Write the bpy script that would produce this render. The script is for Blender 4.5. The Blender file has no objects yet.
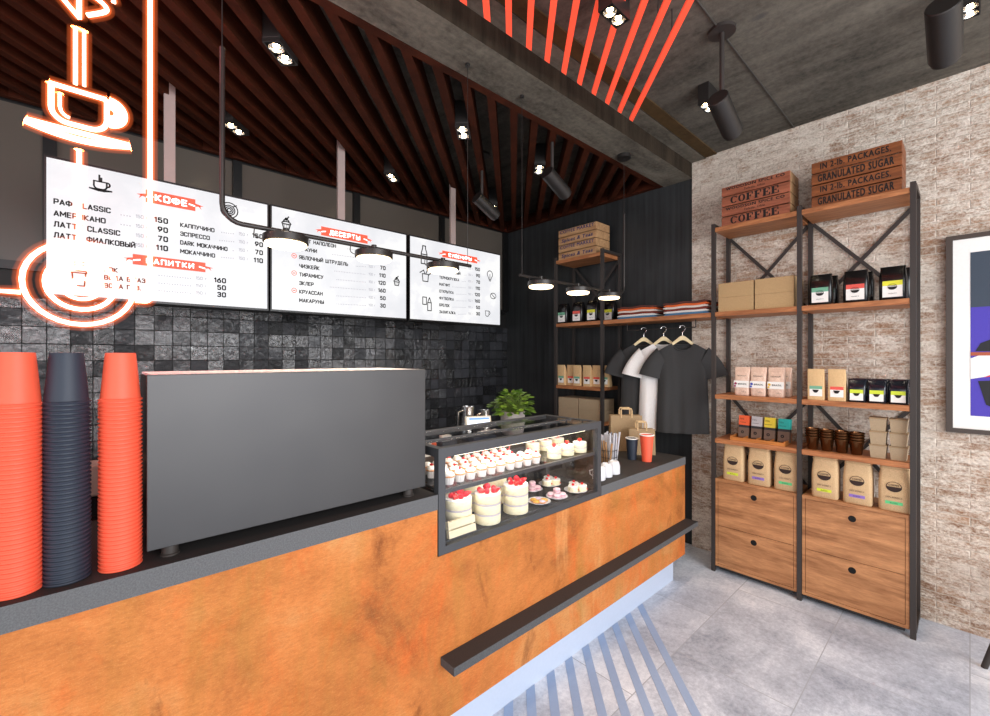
import bpy, bmesh, math, random
from mathutils import Vector, Matrix, Euler
R = random.Random(7)
SC = bpy.context.scene
COL = SC.collection
PI = math.pi
ORD = ['first','second','third','fourth','fifth','sixth','seventh','eighth','ninth','tenth','eleventh','twelfth','thirteenth','fourteenth','fifteenth','sixteenth','seventeenth','eighteenth','nineteenth']
def ordw(i):                       # 0-based
    if i < 19: return ORD[i]
    t = ['twent','thirt','fort'][(i+1)//10-2]; r = (i+1) % 10
    return t+'ieth' if r == 0 else t+'y-'+ORD[r-1]

# ------------------------------------------------------------------ mesh builder
class MB:
    def __init__(s): s.v = []; s.f = []
    def add(s, vs, fs, M=None):
        o = len(s.v)
        s.v += [tuple(M @ Vector(p)) if M else tuple(p) for p in vs]
        s.f += [tuple(i+o for i in f) for f in fs]
        return s
    def box(s, x0, x1, y0, y1, z0, z1, bev=0, M=None):
        if bev:
            bm = bmesh.new(); bmesh.ops.create_cube(bm, size=1)
            for w in bm.verts: w.co = Vector(((x0+x1)/2+w.co.x*(x1-x0), (y0+y1)/2+w.co.y*(y1-y0), (z0+z1)/2+w.co.z*(z1-z0)))
            bmesh.ops.bevel(bm, geom=bm.edges[:], offset=bev, segments=2, profile=.5, affect='EDGES')
            bm.verts.index_update()
            s.add([w.co[:] for w in bm.verts], [[w.index for w in f.verts] for f in bm.faces], M); bm.free(); return s
        vs = [(x,y,z) for z in (z0,z1) for y in (y0,y1) for x in (x0,x1)]
        return s.add(vs, [(0,2,3,1),(4,5,7,6),(0,1,5,4),(2,6,7,3),(0,4,6,2),(1,3,7,5)], M)
    def cyl(s, p0, p1, r0, r1=None, n=16, cap=True):
        r1 = r0 if r1 is None else r1
        p0 = Vector(p0); p1 = Vector(p1); d = (p1-p0).normalized()
        a = d.orthogonal().normalized(); b = d.cross(a)
        vs = []; fs = []
        for p, r in ((p0,r0),(p1,r1)):
            for i in range(n):
                t = 2*PI*i/n; vs.append(p+a*math.cos(t)*r+b*math.sin(t)*r)
        for i in range(n): fs.append((i,(i+1)%n,n+(i+1)%n,n+i))
        if cap: fs.append(tuple(range(n))[::-1]); fs.append(tuple(range(n,2*n)))
        return s.add(vs, fs)
    def lathe(s, prof, n=24, c=(0,0,0), M=None, sx=1, sy=1, wob=None, cap=True):
        vs = []; fs = []
        for j,(r,z) in enumerate(prof):
            for i in range(n):
                t = 2*PI*i/n; rr = r*(wob(t,z) if wob else 1)
                vs.append((c[0]+rr*math.cos(t)*sx, c[1]+rr*math.sin(t)*sy, c[2]+z))
        m = len(prof)
        for j in range(m-1):
            for i in range(n): fs.append((j*n+i, j*n+(i+1)%n, (j+1)*n+(i+1)%n, (j+1)*n+i))
        if cap and prof[0][0] > 1e-5: fs.append(tuple(range(n))[::-1])
        if cap and prof[-1][0] > 1e-5: fs.append(tuple(range((m-1)*n, m*n)))
        return s.add(vs, fs, M)
    def tube(s, pts, r, n=10, closed=False):
        P = [Vector(p) for p in pts]; k = len(P); vs = []; fs = []
        up = None
        for i in range(k):
            if closed: t = (P[(i+1)%k]-P[i-1]).normalized()
            else: t = (P[min(i+1,k-1)]-P[max(i-1,0)]).normalized()
            if up is None: up = t.orthogonal().normalized()
            up = (up - t*up.dot(t)).normalized(); b = t.cross(up)
            for j in range(n):
                a = 2*PI*j/n; vs.append(P[i]+up*math.cos(a)*r+b*math.sin(a)*r)
        for i in range(k if closed else k-1):
            i2 = (i+1) % k
            for j in range(n): fs.append((i*n+j, i*n+(j+1)%n, i2*n+(j+1)%n, i2*n+j))
        if not closed: fs.append(tuple(range(n))[::-1]); fs.append(tuple(range((k-1)*n,k*n)))
        return s.add(vs, fs)
    def prism(s, poly, ax, a0, a1):  # poly 2-D in the two other axes (cyclic order x,y,z)
        n = len(poly); vs = []
        for a in (a0,a1):
            for (p,q) in poly:
                vs.append({'X':(a,p,q),'Y':(p,a,q),'Z':(p,q,a)}[ax])
        fs = [tuple(range(n)), tuple(range(n,2*n))[::-1]]+[(i,n+i,n+(i+1)%n,(i+1)%n) for i in range(n)]
        return s.add(vs, fs)
    def bar(s, p0, p1, w, h):       # rectangular bar from p0 to p1
        p0 = Vector(p0); p1 = Vector(p1); d = (p1-p0); L = d.length; d.normalize()
        z = Vector((0,0,1))
        if abs(d.z) > .95: z = Vector((0,1,0))
        a = d.cross(z).normalized(); b = a.cross(d)
        vs = [p+a*i*w/2+b*j*h/2 for p in (p0,p1) for j in (-1,1) for i in (-1,1)]
        return s.add(vs, [(0,1,3,2),(4,6,7,5),(0,4,5,1),(2,3,7,6),(0,2,6,4),(1,5,7,3)])
    def loft(s, secs):              # list of equal-length rings
        n = len(secs[0]); vs = [p for r in secs for p in r]; fs = []
        for j in range(len(secs)-1):
            for i in range(n): fs.append((j*n+i, j*n+(i+1)%n, (j+1)*n+(i+1)%n, (j+1)*n+i))
        fs.append(tuple(range(n))[::-1]); fs.append(tuple(range((len(secs)-1)*n, len(secs)*n)))
        return s.add(vs, fs)
    def sphere(s, c, r, n=12, m=8, sz=1, sx=1):
        pr = [(math.sin(PI*j/m)*r*sx, -math.cos(PI*j/m)*r*sz) for j in range(m+1)]
        pr[0] = (1e-6, pr[0][1]); pr[-1] = (1e-6, pr[-1][1])
        return s.lathe(pr, n, c)
    def build(s, name, mat, parent=None, loc=None, smooth=False, fix=True):
        off = W(parent) if parent else Vector(loc or (0,0,0))
        me = bpy.data.meshes.new(name)
        me.from_pydata([tuple(Vector(p)-off) for p in s.v], [], s.f)
        if fix:
            bm = bmesh.new(); bm.from_mesh(me); bmesh.ops.recalc_face_normals(bm, faces=bm.faces[:]); bm.to_mesh(me); bm.free()
        me.materials.append(mat)
        if smooth:
            me.polygons.foreach_set('use_smooth', [True]*len(me.polygons))
            try: me.set_sharp_from_angle(angle=math.radians(42))
            except Exception: pass
        o = bpy.data.objects.new(name, me); COL.objects.link(o)
        if parent: o.parent = parent
        else: o.location = off
        return o
def W(o):
    v = Vector((0,0,0))
    while o: v += o.location; o = o.parent
    return v
def tag(o, label, cat, group=None):
    o['label'] = label; o['category'] = cat
    if group: o['group'] = group
    return o
def thing(name, label, cat, loc=(0,0,0), group=None):
    o = bpy.data.objects.new(name, None); COL.objects.link(o); o.empty_display_size = .05
    o.location = loc; return tag(o, label, cat, group)
def struct(o): o['kind'] = 'structure'; return o
def dup(root, loc, rz=0, label=None, group=None):
    r = root.copy(); COL.objects.link(r); r.location = loc; r.rotation_euler = (0,0,rz)
    if label: r['label'] = label
    if group: r['group'] = group
    for ch in list(root.children):
        c = ch.copy(); COL.objects.link(c); c.parent = r
        for g in list(ch.children):
            d = g.copy(); COL.objects.link(d); d.parent = c
    return r
def put(root, loc, rz=0): root.location = loc; root.rotation_euler = (0,0,rz); return root
used = {}
def place(key, maker, loc, rz, label, group=None):   # first call builds, later calls copy
    if key not in used:
        o = maker(); used[key] = o; put(o, loc, rz); o['label'] = label
        if group: o['group'] = group
        return o
    return dup(used[key], loc, rz, label, group)

# ------------------------------------------------------------------ text
_tc = {}
def text_geo(body, bold=0.0):
    k = (body, bold)
    if k in _tc: return _tc[k]
    c = bpy.data.curves.new('lettering', 'FONT'); c.body = body; c.resolution_u = 2; c.offset = bold; c.fill_mode = 'FRONT'; c.space_character = 1.16
    o = bpy.data.objects.new('lettering', c); COL.objects.link(o)
    dg = bpy.context.evaluated_depsgraph_get(); me = o.evaluated_get(dg).to_mesh()
    vs = [v.co.copy() for v in me.vertices]; fs = [tuple(p.vertices) for p in me.polygons]
    bpy.data.objects.remove(o); bpy.data.curves.remove(c)
    x0 = min(v.x for v in vs); x1 = max(v.x for v in vs)
    y1 = .70
    _tc[k] = (vs, fs, x0, x1, y1); return _tc[k]
def text(mb, body, x, z, h, y, align='L', width=None, bold=.012, slant=0):
    """lettering on a plane facing -Y: cap height h, baseline z."""
    vs, fs, x0, x1, y1 = text_geo(body, 0); s = h/y1; sx = s
    if width: sx = width/(x1-x0)
    w = (x1-x0)*sx; ox = x - {'L':0,'C':w/2,'R':w}[align]
    for ax_, az_ in (((0,0),) if bold < .015 else ((-1,-.5),(1,-.5),(-1,.5),(1,.5))):
        mb.add([(ox+(v.x-x0)*sx+v.y*s*slant+ax_*bold*sx, y, z+v.y*s+az_*bold*s) for v in vs], fs)
    return w
def quad(mb, x0, x1, z0, z1, y): mb.add([(x0,y,z0),(x1,y,z0),(x1,y,z1),(x0,y,z1)], [(0,1,2,3)])
def disc(mb, cx, cz, r, y, r_in=0, a0=0, a1=2*PI, n=24, sz=1):
    vs = []; fs = []
    for i in range(n+1):
        t = a0+(a1-a0)*i/n
        vs.append((cx+math.cos(t)*r, y, cz+math.sin(t)*r*sz)); vs.append((cx+math.cos(t)*r_in, y, cz+math.sin(t)*r_in*sz))
    for i in range(n): fs.append((2*i,2*i+2,2*i+3,2*i+1))
    mb.add(vs, fs)
def stroke(mb, pts, w, y):
    for a, b in zip(pts, pts[1:]):
        d = Vector((b[0]-a[0], b[1]-a[1])); L = d.length
        if L < 1e-6: continue
        d /= L; n = Vector((-d.y, d.x))*w/2; e = d*w*.3
        mb.add([(a[0]-e.x+n.x,y,a[1]-e.y+n.y),(a[0]-e.x-n.x,y,a[1]-e.y-n.y),(b[0]+e.x-n.x,y,b[1]+e.y-n.y),(b[0]+e.x+n.x,y,b[1]+e.y+n.y)], [(0,1,2,3)])
def arc(cx, cz, r, a0, a1, n=16, sz=1): return [(cx+r*math.cos(a0+(a1-a0)*i/n), cz+r*sz*math.sin(a0+(a1-a0)*i/n)) for i in range(n+1)]

# ------------------------------------------------------------------ block alphabet for the menu boards
def rrect(x0, x1, y0, y1, r=.15):
    out = []
    for cx_,cy_,a in ((x1-r,y1-r,0),(x0+r,y1-r,PI/2),(x0+r,y0+r,PI),(x1-r,y0+r,1.5*PI)):
        for i in range(4): out.append((cx_+r*math.cos(a+PI/6*i), cy_+r*math.sin(a+PI/6*i)))
    return out+[out[0]]
_C = [(.52,.78),(.51,.9),(.42,.99),(.36,1),(.16,1),(.1,.99),(.01,.9),(0,.84),(0,.16),(.01,.1),(.1,.01),(.16,0),(.36,0),(.42,.01),(.51,.1),(.52,.22)]
_P = [(0,0),(0,1),(.36,1),(.45,.98),(.52,.9),(.52,.54),(.45,.45),(.36,.43),(0,.43)]
_V = [(0,0),(0,1),(.32,1),(.44,.96),(.48,.88),(.48,.66),(.44,.58),(.34,.54),(0,.54)]
GL = {'А':(.58,[[(0,0),(.29,1),(.58,0)],[(.1,.28),(.48,.28)]]),'Б':(.52,[[(.48,1),(0,1),(0,0),(.36,0),(.48,.06),(.52,.14),(.52,.42),(.48,.5),(.36,.56),(0,.56)]]),
 'В':(.52,[_V,[(.34,.54),(.47,.49),(.52,.4),(.52,.12),(.47,.04),(.36,0),(0,0)]]),'Г':(.46,[[(0,0),(0,1),(.46,1)]]),'Д':(.64,[[(0,-.18),(0,0),(.64,0),(.64,-.18)],[(.1,0),(.18,1),(.53,1),(.53,0)]]),
 'Е':(.48,[[(.48,0),(0,0),(0,1),(.48,1)],[(0,.52),(.42,.52)]]),'Ж':(.8,[[(.4,0),(.4,1)],[(0,1),(.4,.5),(.8,1)],[(0,0),(.4,.5),(.8,0)]]),
 'З':(.52,[[(0,.84),(.06,.95),(.16,1),(.36,1),(.47,.95),(.5,.86),(.5,.66),(.45,.57),(.34,.53),(.18,.53)],[(.34,.53),(.47,.48),(.52,.4),(.52,.14),(.47,.05),(.36,0),(.16,0),(.06,.05),(0,.16)]]),
 'И':(.56,[[(0,1),(0,0),(.56,1),(.56,0)]]),'Й':(.56,[[(0,1),(0,0),(.56,1),(.56,0)],[(.12,1.24),(.28,1.15),(.44,1.24)]]),'К':(.54,[[(0,0),(0,1)],[(.52,1),(.04,.5),(.54,0)]]),
 'Л':(.58,[[(0,0),(.1,.06),(.17,1),(.58,1),(.58,0)]]),'М':(.7,[[(0,0),(0,1),(.35,.32),(.7,1),(.7,0)]]),'Н':(.54,[[(0,0),(0,1)],[(.54,0),(.54,1)],[(0,.52),(.54,.52)]]),
 'О':(.56,[rrect(0,.56,0,1,.17)]),'П':(.54,[[(0,0),(0,1),(.54,1),(.54,0)]]),'Р':(.52,[_P]),'С':(.52,[_C]),'Т':(.56,[[(.28,0),(.28,1)],[(0,1),(.56,1)]]),'У':(.56,[[(0,1),(.29,.36)],[(.56,1),(.22,.08),(.06,0)]]),
 'Ф':(.74,[[(.37,-.04),(.37,1.04)],rrect(0,.74,.2,.84,.2)]),'Х':(.56,[[(0,0),(.56,1)],[(0,1),(.56,0)]]),'Ч':(.52,[[(0,1),(0,.58),(.06,.47),(.16,.44),(.52,.44)],[(.52,1),(.52,0)]]),'Ш':(.78,[[(0,1),(0,0),(.78,0),(.78,1)],[(.39,0),(.39,1)]]),
 'Ы':(.7,[[(0,1),(0,0),(.34,0),(.44,.05),(.48,.13),(.48,.42),(.44,.5),(.34,.54),(0,.54)],[(.7,0),(.7,1)]]),'Ь':(.5,[[(0,1),(0,0),(.36,0),(.46,.05),(.5,.13),(.5,.42),(.46,.5),(.36,.54),(0,.54)]]),
 'Э':(.52,[[(.52-a,b) for a,b in _C],[(.18,.52),(.52,.52)]]),'Я':(.52,[[(.52-a,b) for a,b in _P],[(.28,.43),(0,0)]]),
 'L':(.46,[[(0,1),(0,0),(.46,0)]]),'D':(.54,[[(0,0),(0,1),(.34,1),(.48,.94),(.54,.82),(.54,.18),(.48,.06),(.34,0),(0,0)]]),'I':(.02,[[(.01,0),(.01,1)]]),'R':(.54,[_P,[(.28,.43),(.54,0)]]),
 'S':(.52,[[(.52,.82),(.47,.95),(.36,1),(.16,1),(.05,.95),(0,.86),(0,.66),(.05,.57),(.16,.53),(.36,.48),(.47,.43),(.52,.34),(.52,.14),(.47,.05),(.36,0),(.16,0),(.05,.05),(0,.18)]]),
 '0':(.54,[rrect(0,.54,0,1,.18)]),'1':(.22,[[(0,.8),(.22,1),(.22,0)]]),'2':(.52,[[(0,.8),(.05,.94),(.16,1),(.36,1),(.47,.95),(.52,.86),(.52,.66),(.45,.52),(0,0),(.52,0)]]),
 '5':(.52,[[(.48,1),(.04,1),(0,.54),(.12,.6),(.36,.6),(.47,.55),(.52,.45),(.52,.14),(.47,.05),(.36,0),(.16,0),(.05,.05),(0,.16)]]),'6':(.54,[[(.42,1),(.1,.62),(.02,.44)],rrect(0,.54,0,.6,.18)]),'7':(.52,[[(0,1),(.52,1),(.18,0)]]),
 '9':(.54,[[(.12,0),(.44,.38),(.52,.56)],rrect(0,.54,.4,1,.18)]),'г':(.34,[[(0,0),(0,.66),(.34,.66)]]),'.':(.06,[[(.0,.03),(.06,.03)]]),' ':(.3,[])}
GL['3'] = GL['З']; GL['A'] = GL['А']; GL['C'] = GL['С']; GL['K'] = GL['К']; GL['E'] = GL['Е']
def stext(mb, body, x, z, h, y, align='L', width=None, t=.2, gap=.27):
    n = sum(GL[c][0]+gap for c in body)-gap; sx = (width-t*h)/n if width else h*.9; w = n*sx
    ox = x-{'L':-t*h/2,'C':w/2,'R':w+t*h/2}[align]
    for c in body:
        gw, L = GL[c]
        for p in L: stroke(mb, [(ox+a*sx, z+t*h/2+b*h*(1-t)) for a,b in p], t*h, y)
        ox += (gw+gap)*sx

# ------------------------------------------------------------------ materials
def lin(c):
    return tuple(((x/255)/12.92 if x/255 <= .04045 else ((x/255+.055)/1.055)**2.4) for x in c)+(1,)
class NT:
    def __init__(s, name):
        s.m = bpy.data.materials.new(name); s.m.use_nodes = True; s.t = s.m.node_tree
        s.b = s.t.nodes['Principled BSDF']; s.out = s.t.nodes['Material Output']
    def n(s, typ, **kw):
        o = s.t.nodes.new('ShaderNode'+typ)
        for k, v in kw.items():
            if hasattr(o, k) and k not in ('Scale',): 
                try: setattr(o, k, v); continue
                except Exception: pass
            o.inputs[k].default_value = v
        return o
    def l(s, a, b): s.t.links.new(a, b); return s
    def coord(s, scale=(1,1,1), rot=(0,0,0), loc=(0,0,0), kind='Object'):
        c = s.n('TexCoord'); m = s.n('Mapping'); s.l(c.outputs[kind], m.inputs[0])
        m.inputs['Scale'].default_value = scale; m.inputs['Rotation'].default_value = rot; m.inputs['Location'].default_value = loc
        return m.outputs[0]
    def noise(s, vec, scale, detail=4, rough=.6, dist=0):
        o = s.n('TexNoise'); s.l(vec, o.inputs['Vector']); o.inputs['Scale'].default_value = scale
        o.inputs['Detail'].default_value = detail; o.inputs['Roughness'].default_value = rough; o.inputs['Distortion'].default_value = dist
        return o.outputs['Fac']
    def ramp(s, fac, stops):
        o = s.n('ValToRGB'); s.l(fac, o.inputs[0]); e = o.color_ramp.elements
        while len(e) < len(stops): e.new(.5)
        for k, (p, c) in enumerate(stops):
            e[k].position = p; e[k].color = c if len(c) == 4 else tuple(c)+(1,)
        return o.outputs[0]
    def mix(s, fac, a, b, blend='MIX'):
        o = s.n('MixRGB'); o.blend_type = blend
        for i, x in ((0,fac),(1,a),(2,b)):
            if hasattr(x, 'links') or hasattr(x, 'is_linked'): s.l(x, o.inputs[i])
            else: o.inputs[i].default_value = x
        return o.outputs[0]
    def bump(s, h, strength=.3, dist=.01, normal=None):
        o = s.n('Bump'); s.l(h, o.inputs['Height']); o.inputs['Strength'].default_value = strength; o.inputs['Distance'].default_value = dist
        if normal: s.l(normal, o.inputs['Normal'])
        s.l(o.outputs[0], s.b.inputs['Normal']); return o.outputs[0]
    def set(s, **kw):
        for k, v in kw.items():
            i = s.b.inputs[k.replace('_',' ')]
            if hasattr(v, 'is_linked'): s.l(v, i)
            else: i.default_value = v
        return s
G = lambda v: (v,v,v,1)
def plain(name, rgb, rough=.5, metal=0, emit=None, es=0, var=.06, spec=None):
    t = NT(name); c = lin(rgb)
    f = t.noise(t.coord(), 60, 3)
    col = t.mix(f, tuple(x*(1-var) for x in c[:3])+(1,), tuple(min(1,x*(1+var)) for x in c[:3])+(1,))
    t.set(Base_Color=col, Roughness=rough, Metallic=metal)
    if spec is not None: t.b.inputs['Specular IOR Level'].default_value = spec
    if emit: t.set(Emission_Color=lin(emit), Emission_Strength=es)
    return t.m
def woodm(name, dark, light, scale=(3,40,40), rough=.5, spec=.35):
    t = NT(name); v = t.coord(scale)
    a = t.noise(v, 1, 6, .62, 1.1); b = t.noise(v, 5, 4, .65)
    f = t.mix(.35, a, b)
    col = t.ramp(f, [(.3, lin(dark)), (.5, tuple((p+q)/2 for p,q in zip(lin(dark),lin(light)))), (.68, lin(light))])
    t.set(Base_Color=col, Roughness=rough); t.b.inputs['Specular IOR Level'].default_value = spec; t.bump(a, .15, .003); return t.m
def speckle(name, c1, c2, scale=350, rough=.85):
    t = NT(name); f = t.noise(t.coord(), scale, 3, .7)
    t.set(Base_Color=t.ramp(f, [(.35, lin(c1)), (.65, lin(c2))]), Roughness=rough); t.bump(f, .15, .001); return t.m
def glassm(name, tint=(1,1,1,1), refl=1.0, tr=.96):
    m = bpy.data.materials.new(name); m.use_nodes = True; t = m.node_tree; t.nodes.clear()
    o = t.nodes.new('ShaderNodeOutputMaterial'); a = t.nodes.new('ShaderNodeBsdfTransparent'); b = t.nodes.new('ShaderNodeBsdfGlossy')
    f = t.nodes.new('ShaderNodeFresnel'); mx = t.nodes.new('ShaderNodeMixShader')
    a.inputs[0].default_value = tuple(x*tr for x in tint[:3])+(1,); b.inputs['Roughness'].default_value = .02; b.inputs['Color'].default_value = (refl,refl,refl,1); f.inputs[0].default_value = 1.45
    g = t.nodes.new('ShaderNodeNewGeometry'); k = t.nodes.new('ShaderNodeMapRange'); k.inputs[3].default_value = 1.45; k.inputs[4].default_value = 1/1.45
    t.links.new(g.outputs['Backfacing'], k.inputs[0]); t.links.new(k.outputs[0], f.inputs[0])
    q = t.nodes.new('ShaderNodeMath'); q.operation = 'MULTIPLY'; q.inputs[1].default_value = .6; t.links.new(f.outputs[0], q.inputs[0])
    t.links.new(q.outputs[0], mx.inputs[0]); t.links.new(a.outputs[0], mx.inputs[1]); t.links.new(b.outputs[0], mx.inputs[2]); t.links.new(mx.outputs[0], o.inputs[0])
    return m
def emitm(name, rgb, s):
    t = NT(name); t.set(Base_Color=lin(rgb), Emission_Color=lin(rgb), Emission_Strength=s); return t.m

def m_brick():
    t = NT('whitewashed_brick'); c = t.n('TexCoord'); sep = t.n('SeparateXYZ'); t.l(c.outputs['Object'], sep.inputs[0])
    wob = t.noise(c.outputs['Object'], 5, 2)
    ad = t.n('Math', operation='MULTIPLY_ADD'); t.l(wob, ad.inputs[0]); ad.inputs[1].default_value = .016; t.l(sep.outputs['Z'], ad.inputs[2])
    cb = t.n('CombineXYZ'); t.l(sep.outputs['Y'], cb.inputs[0]); t.l(ad.outputs[0], cb.inputs[1])
    b = t.n('TexBrick'); t.l(cb.outputs[0], b.inputs['Vector']); b.offset = .5
    b.inputs['Color1'].default_value = lin((128,88,62)); b.inputs['Color2'].default_value = lin((176,134,104)); b.inputs['Mortar'].default_value = lin((206,194,180))
    b.inputs['Scale'].default_value = 1; b.inputs['Mortar Size'].default_value = .006; b.inputs['Mortar Smooth'].default_value = 1.0; b.inputs['Bias'].default_value = 0
    b.inputs['Brick Width'].default_value = .27; b.inputs['Row Height'].default_value = .047
    v = t.coord((1,.8,2.0)); big = t.noise(v, 1.7, 3, .6); sm = t.noise(v, 15, 5, .72); fine = t.noise(t.coord((1,1,1.3)), 75, 5, .75)
    w = t.mix(.5, big, sm); w = t.mix(.22, w, fine)
    wm = t.ramp(w, [(.41, G(0)), (.525, G(1))])
    wash = t.mix(t.ramp(t.mix(.5, sm, fine), [(.36, G(0)), (.62, G(1))]), lin((184,164,147)), lin((248,237,223)))
    brick = t.mix(t.ramp(fine, [(.35, G(.0)), (.65, G(.55))]), b.outputs['Color'], lin((206,184,162)))
    col = t.mix(t.mix(1, wm, G(.9), 'MULTIPLY'), brick, wash)
    t.set(Base_Color=col, Roughness=.95); t.b.inputs['Specular IOR Level'].default_value = .1
    h1 = t.mix(.55, fine, sm); inv = t.n('Invert'); t.l(b.outputs['Fac'], inv.inputs['Color'])
    h = t.mix(.13, h1, inv.outputs[0]); t.bump(h, 1.0, .022)
    return t.m
def m_tile():
    t = NT('black_glazed_tile'); c = t.n('TexCoord'); sep = t.n('SeparateXYZ'); t.l(c.outputs['Object'], sep.inputs[0])
    cb = t.n('CombineXYZ'); t.l(sep.outputs['X'], cb.inputs[0]); t.l(sep.outputs['Z'], cb.inputs[1])
    b = t.n('TexBrick'); t.l(cb.outputs[0], b.inputs['Vector']); b.offset = 0
    b.inputs['Color1'].default_value = lin((12,12,14)); b.inputs['Color2'].default_value = lin((52,53,58)); b.inputs['Mortar'].default_value = lin((4,4,4))
    b.inputs['Scale'].default_value = 1; b.inputs['Mortar Size'].default_value = .0028; b.inputs['Brick Width'].default_value = .102; b.inputs['Row Height'].default_value = .102
    sc = t.n('VectorMath', operation='SCALE'); t.l(cb.outputs[0], sc.inputs[0]); sc.inputs['Scale'].default_value = 1/.102
    fl = t.n('VectorMath', operation='FLOOR'); t.l(sc.outputs[0], fl.inputs[0])
    wn = t.n('TexWhiteNoise'); t.l(fl.outputs[0], wn.inputs['Vector'])
    sub = t.n('VectorMath', operation='SUBTRACT'); t.l(wn.outputs['Color'], sub.inputs[0]); sub.inputs[1].default_value = (.5,.5,.5)
    sc2 = t.n('VectorMath', operation='SCALE'); t.l(sub.outputs[0], sc2.inputs[0]); sc2.inputs['Scale'].default_value = .16
    geo = t.n('NewGeometry'); ad = t.n('VectorMath', operation='ADD'); t.l(geo.outputs['Normal'], ad.inputs[0]); t.l(sc2.outputs[0], ad.inputs[1])
    nm = t.n('VectorMath', operation='NORMALIZE'); t.l(ad.outputs[0], nm.inputs[0])
    n1 = t.noise(c.outputs['Object'], 34, 5, .7, .5); n2 = t.noise(c.outputs['Object'], 9, 2)
    inv = t.n('Invert'); t.l(b.outputs['Fac'], inv.inputs['Color'])
    h = t.mix(.45, n1, inv.outputs[0])
    nb = t.bump(h, .8, .016, nm.outputs[0]); t.l(nb, t.b.inputs['Coat Normal'])
    rv = t.n('SeparateXYZ'); t.l(wn.outputs['Color'], rv.inputs[0])
    big = t.noise(t.coord((1,1,1.3), loc=(2,0,1)), 3.2, 3, .6); mott = t.noise(c.outputs['Object'], 26, 4, .75)
    k = t.mix(.5, rv.outputs[0], mott); k = t.mix(.3, k, big); k = t.ramp(k, [(.38, G(.03)), (.56, G(1.0))])
    k = t.mix(1, k, inv.outputs[0], 'MULTIPLY')
    t.l(k, t.b.inputs['Coat Weight']); t.b.inputs['Coat Roughness'].default_value = .16; t.b.inputs['Coat IOR'].default_value = 2.1
    t.set(Base_Color=b.outputs['Color'], Roughness=.35); t.b.inputs['Specular IOR Level'].default_value = .35
    return t.m
def m_rust():
    t = NT('rusted_steel'); v = t.coord(); a = t.noise(v, 1.9, 6, .62, .6); b = t.noise(t.coord((1.3,1,.8), loc=(3,1,7)), 3.6, 6, .7, .5)
    f = t.noise(t.coord((60,60,190), rot=(0,.5,0)), 1, 5, .75); c = t.noise(t.coord((3.4,1,.6), loc=(1,0,4)), 1.5, 5, .62); gr = t.noise(v, 330, 3, .7)
    col = t.ramp(a, [(.30, lin((130,74,34))), (.42, lin((176,104,50))), (.53, lin((196,118,60))), (.68, lin((196,138,82)))])
    col = t.mix(t.ramp(b, [(.50, G(0)), (.70, G(.75))]), col, lin((206,98,40)))
    col = t.mix(t.ramp(c, [(.52, G(0)), (.70, G(.55))]), col, lin((150,112,48)))
    col = t.mix(t.ramp(b, [(.26, G(.75)), (.40, G(0))]), col, lin((104,52,20)))
    col = t.mix(t.ramp(c, [(.28, G(.55)), (.40, G(0))]), col, lin((222,164,104)))
    col = t.mix(t.ramp(f, [(.40, G(.2)), (.5, G(0))]), col, lin((116,58,22)))
    col = t.mix(t.ramp(f, [(.54, G(0)), (.68, G(.2))]), col, lin((232,164,96)))
    col = t.mix(t.ramp(gr, [(.54, G(0)), (.7, G(.16))]), col, lin((240,190,130)))
    t.set(Base_Color=col, Roughness=.65); t.b.inputs['Specular IOR Level'].default_value = .2; t.bump(f, .12, .002); return t.m
def m_concrete(name, c0, c1, stretch, bump=.3, side=None):
    t = NT(name); v = t.coord(stretch); a = t.noise(v, 2.2, 6, .65, .4); b = t.noise(t.coord(), 30, 5, .7); d = t.noise(t.coord(loc=(5,2,0)), 1.1, 3)
    m = t.mix(.4, a, b); m = t.mix(.35, m, d)
    col = t.ramp(m, [(.34, lin(c0)), (.66, lin(c1))])
    sp = t.n('TexVoronoi'); t.l(t.coord((1.7,1.1,1)), sp.inputs['Vector']); sp.inputs['Scale'].default_value = 1.6
    col = t.mix(t.ramp(sp.outputs['Distance'], [(.05, G(.85)), (.10, G(0))]), col, lin((42,50,58)))
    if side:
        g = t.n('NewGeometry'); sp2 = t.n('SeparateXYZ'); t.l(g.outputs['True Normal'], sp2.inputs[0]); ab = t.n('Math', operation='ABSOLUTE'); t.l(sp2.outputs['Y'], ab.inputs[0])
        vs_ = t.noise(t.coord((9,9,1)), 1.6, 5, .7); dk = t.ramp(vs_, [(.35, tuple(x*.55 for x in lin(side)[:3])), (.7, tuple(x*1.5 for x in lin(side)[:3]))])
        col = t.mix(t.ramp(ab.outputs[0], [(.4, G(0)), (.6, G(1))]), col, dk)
    t.set(Base_Color=col, Roughness=.9); t.b.inputs['Specular IOR Level'].default_value = .15; t.bump(m, bump, .02); return t.m
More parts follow.
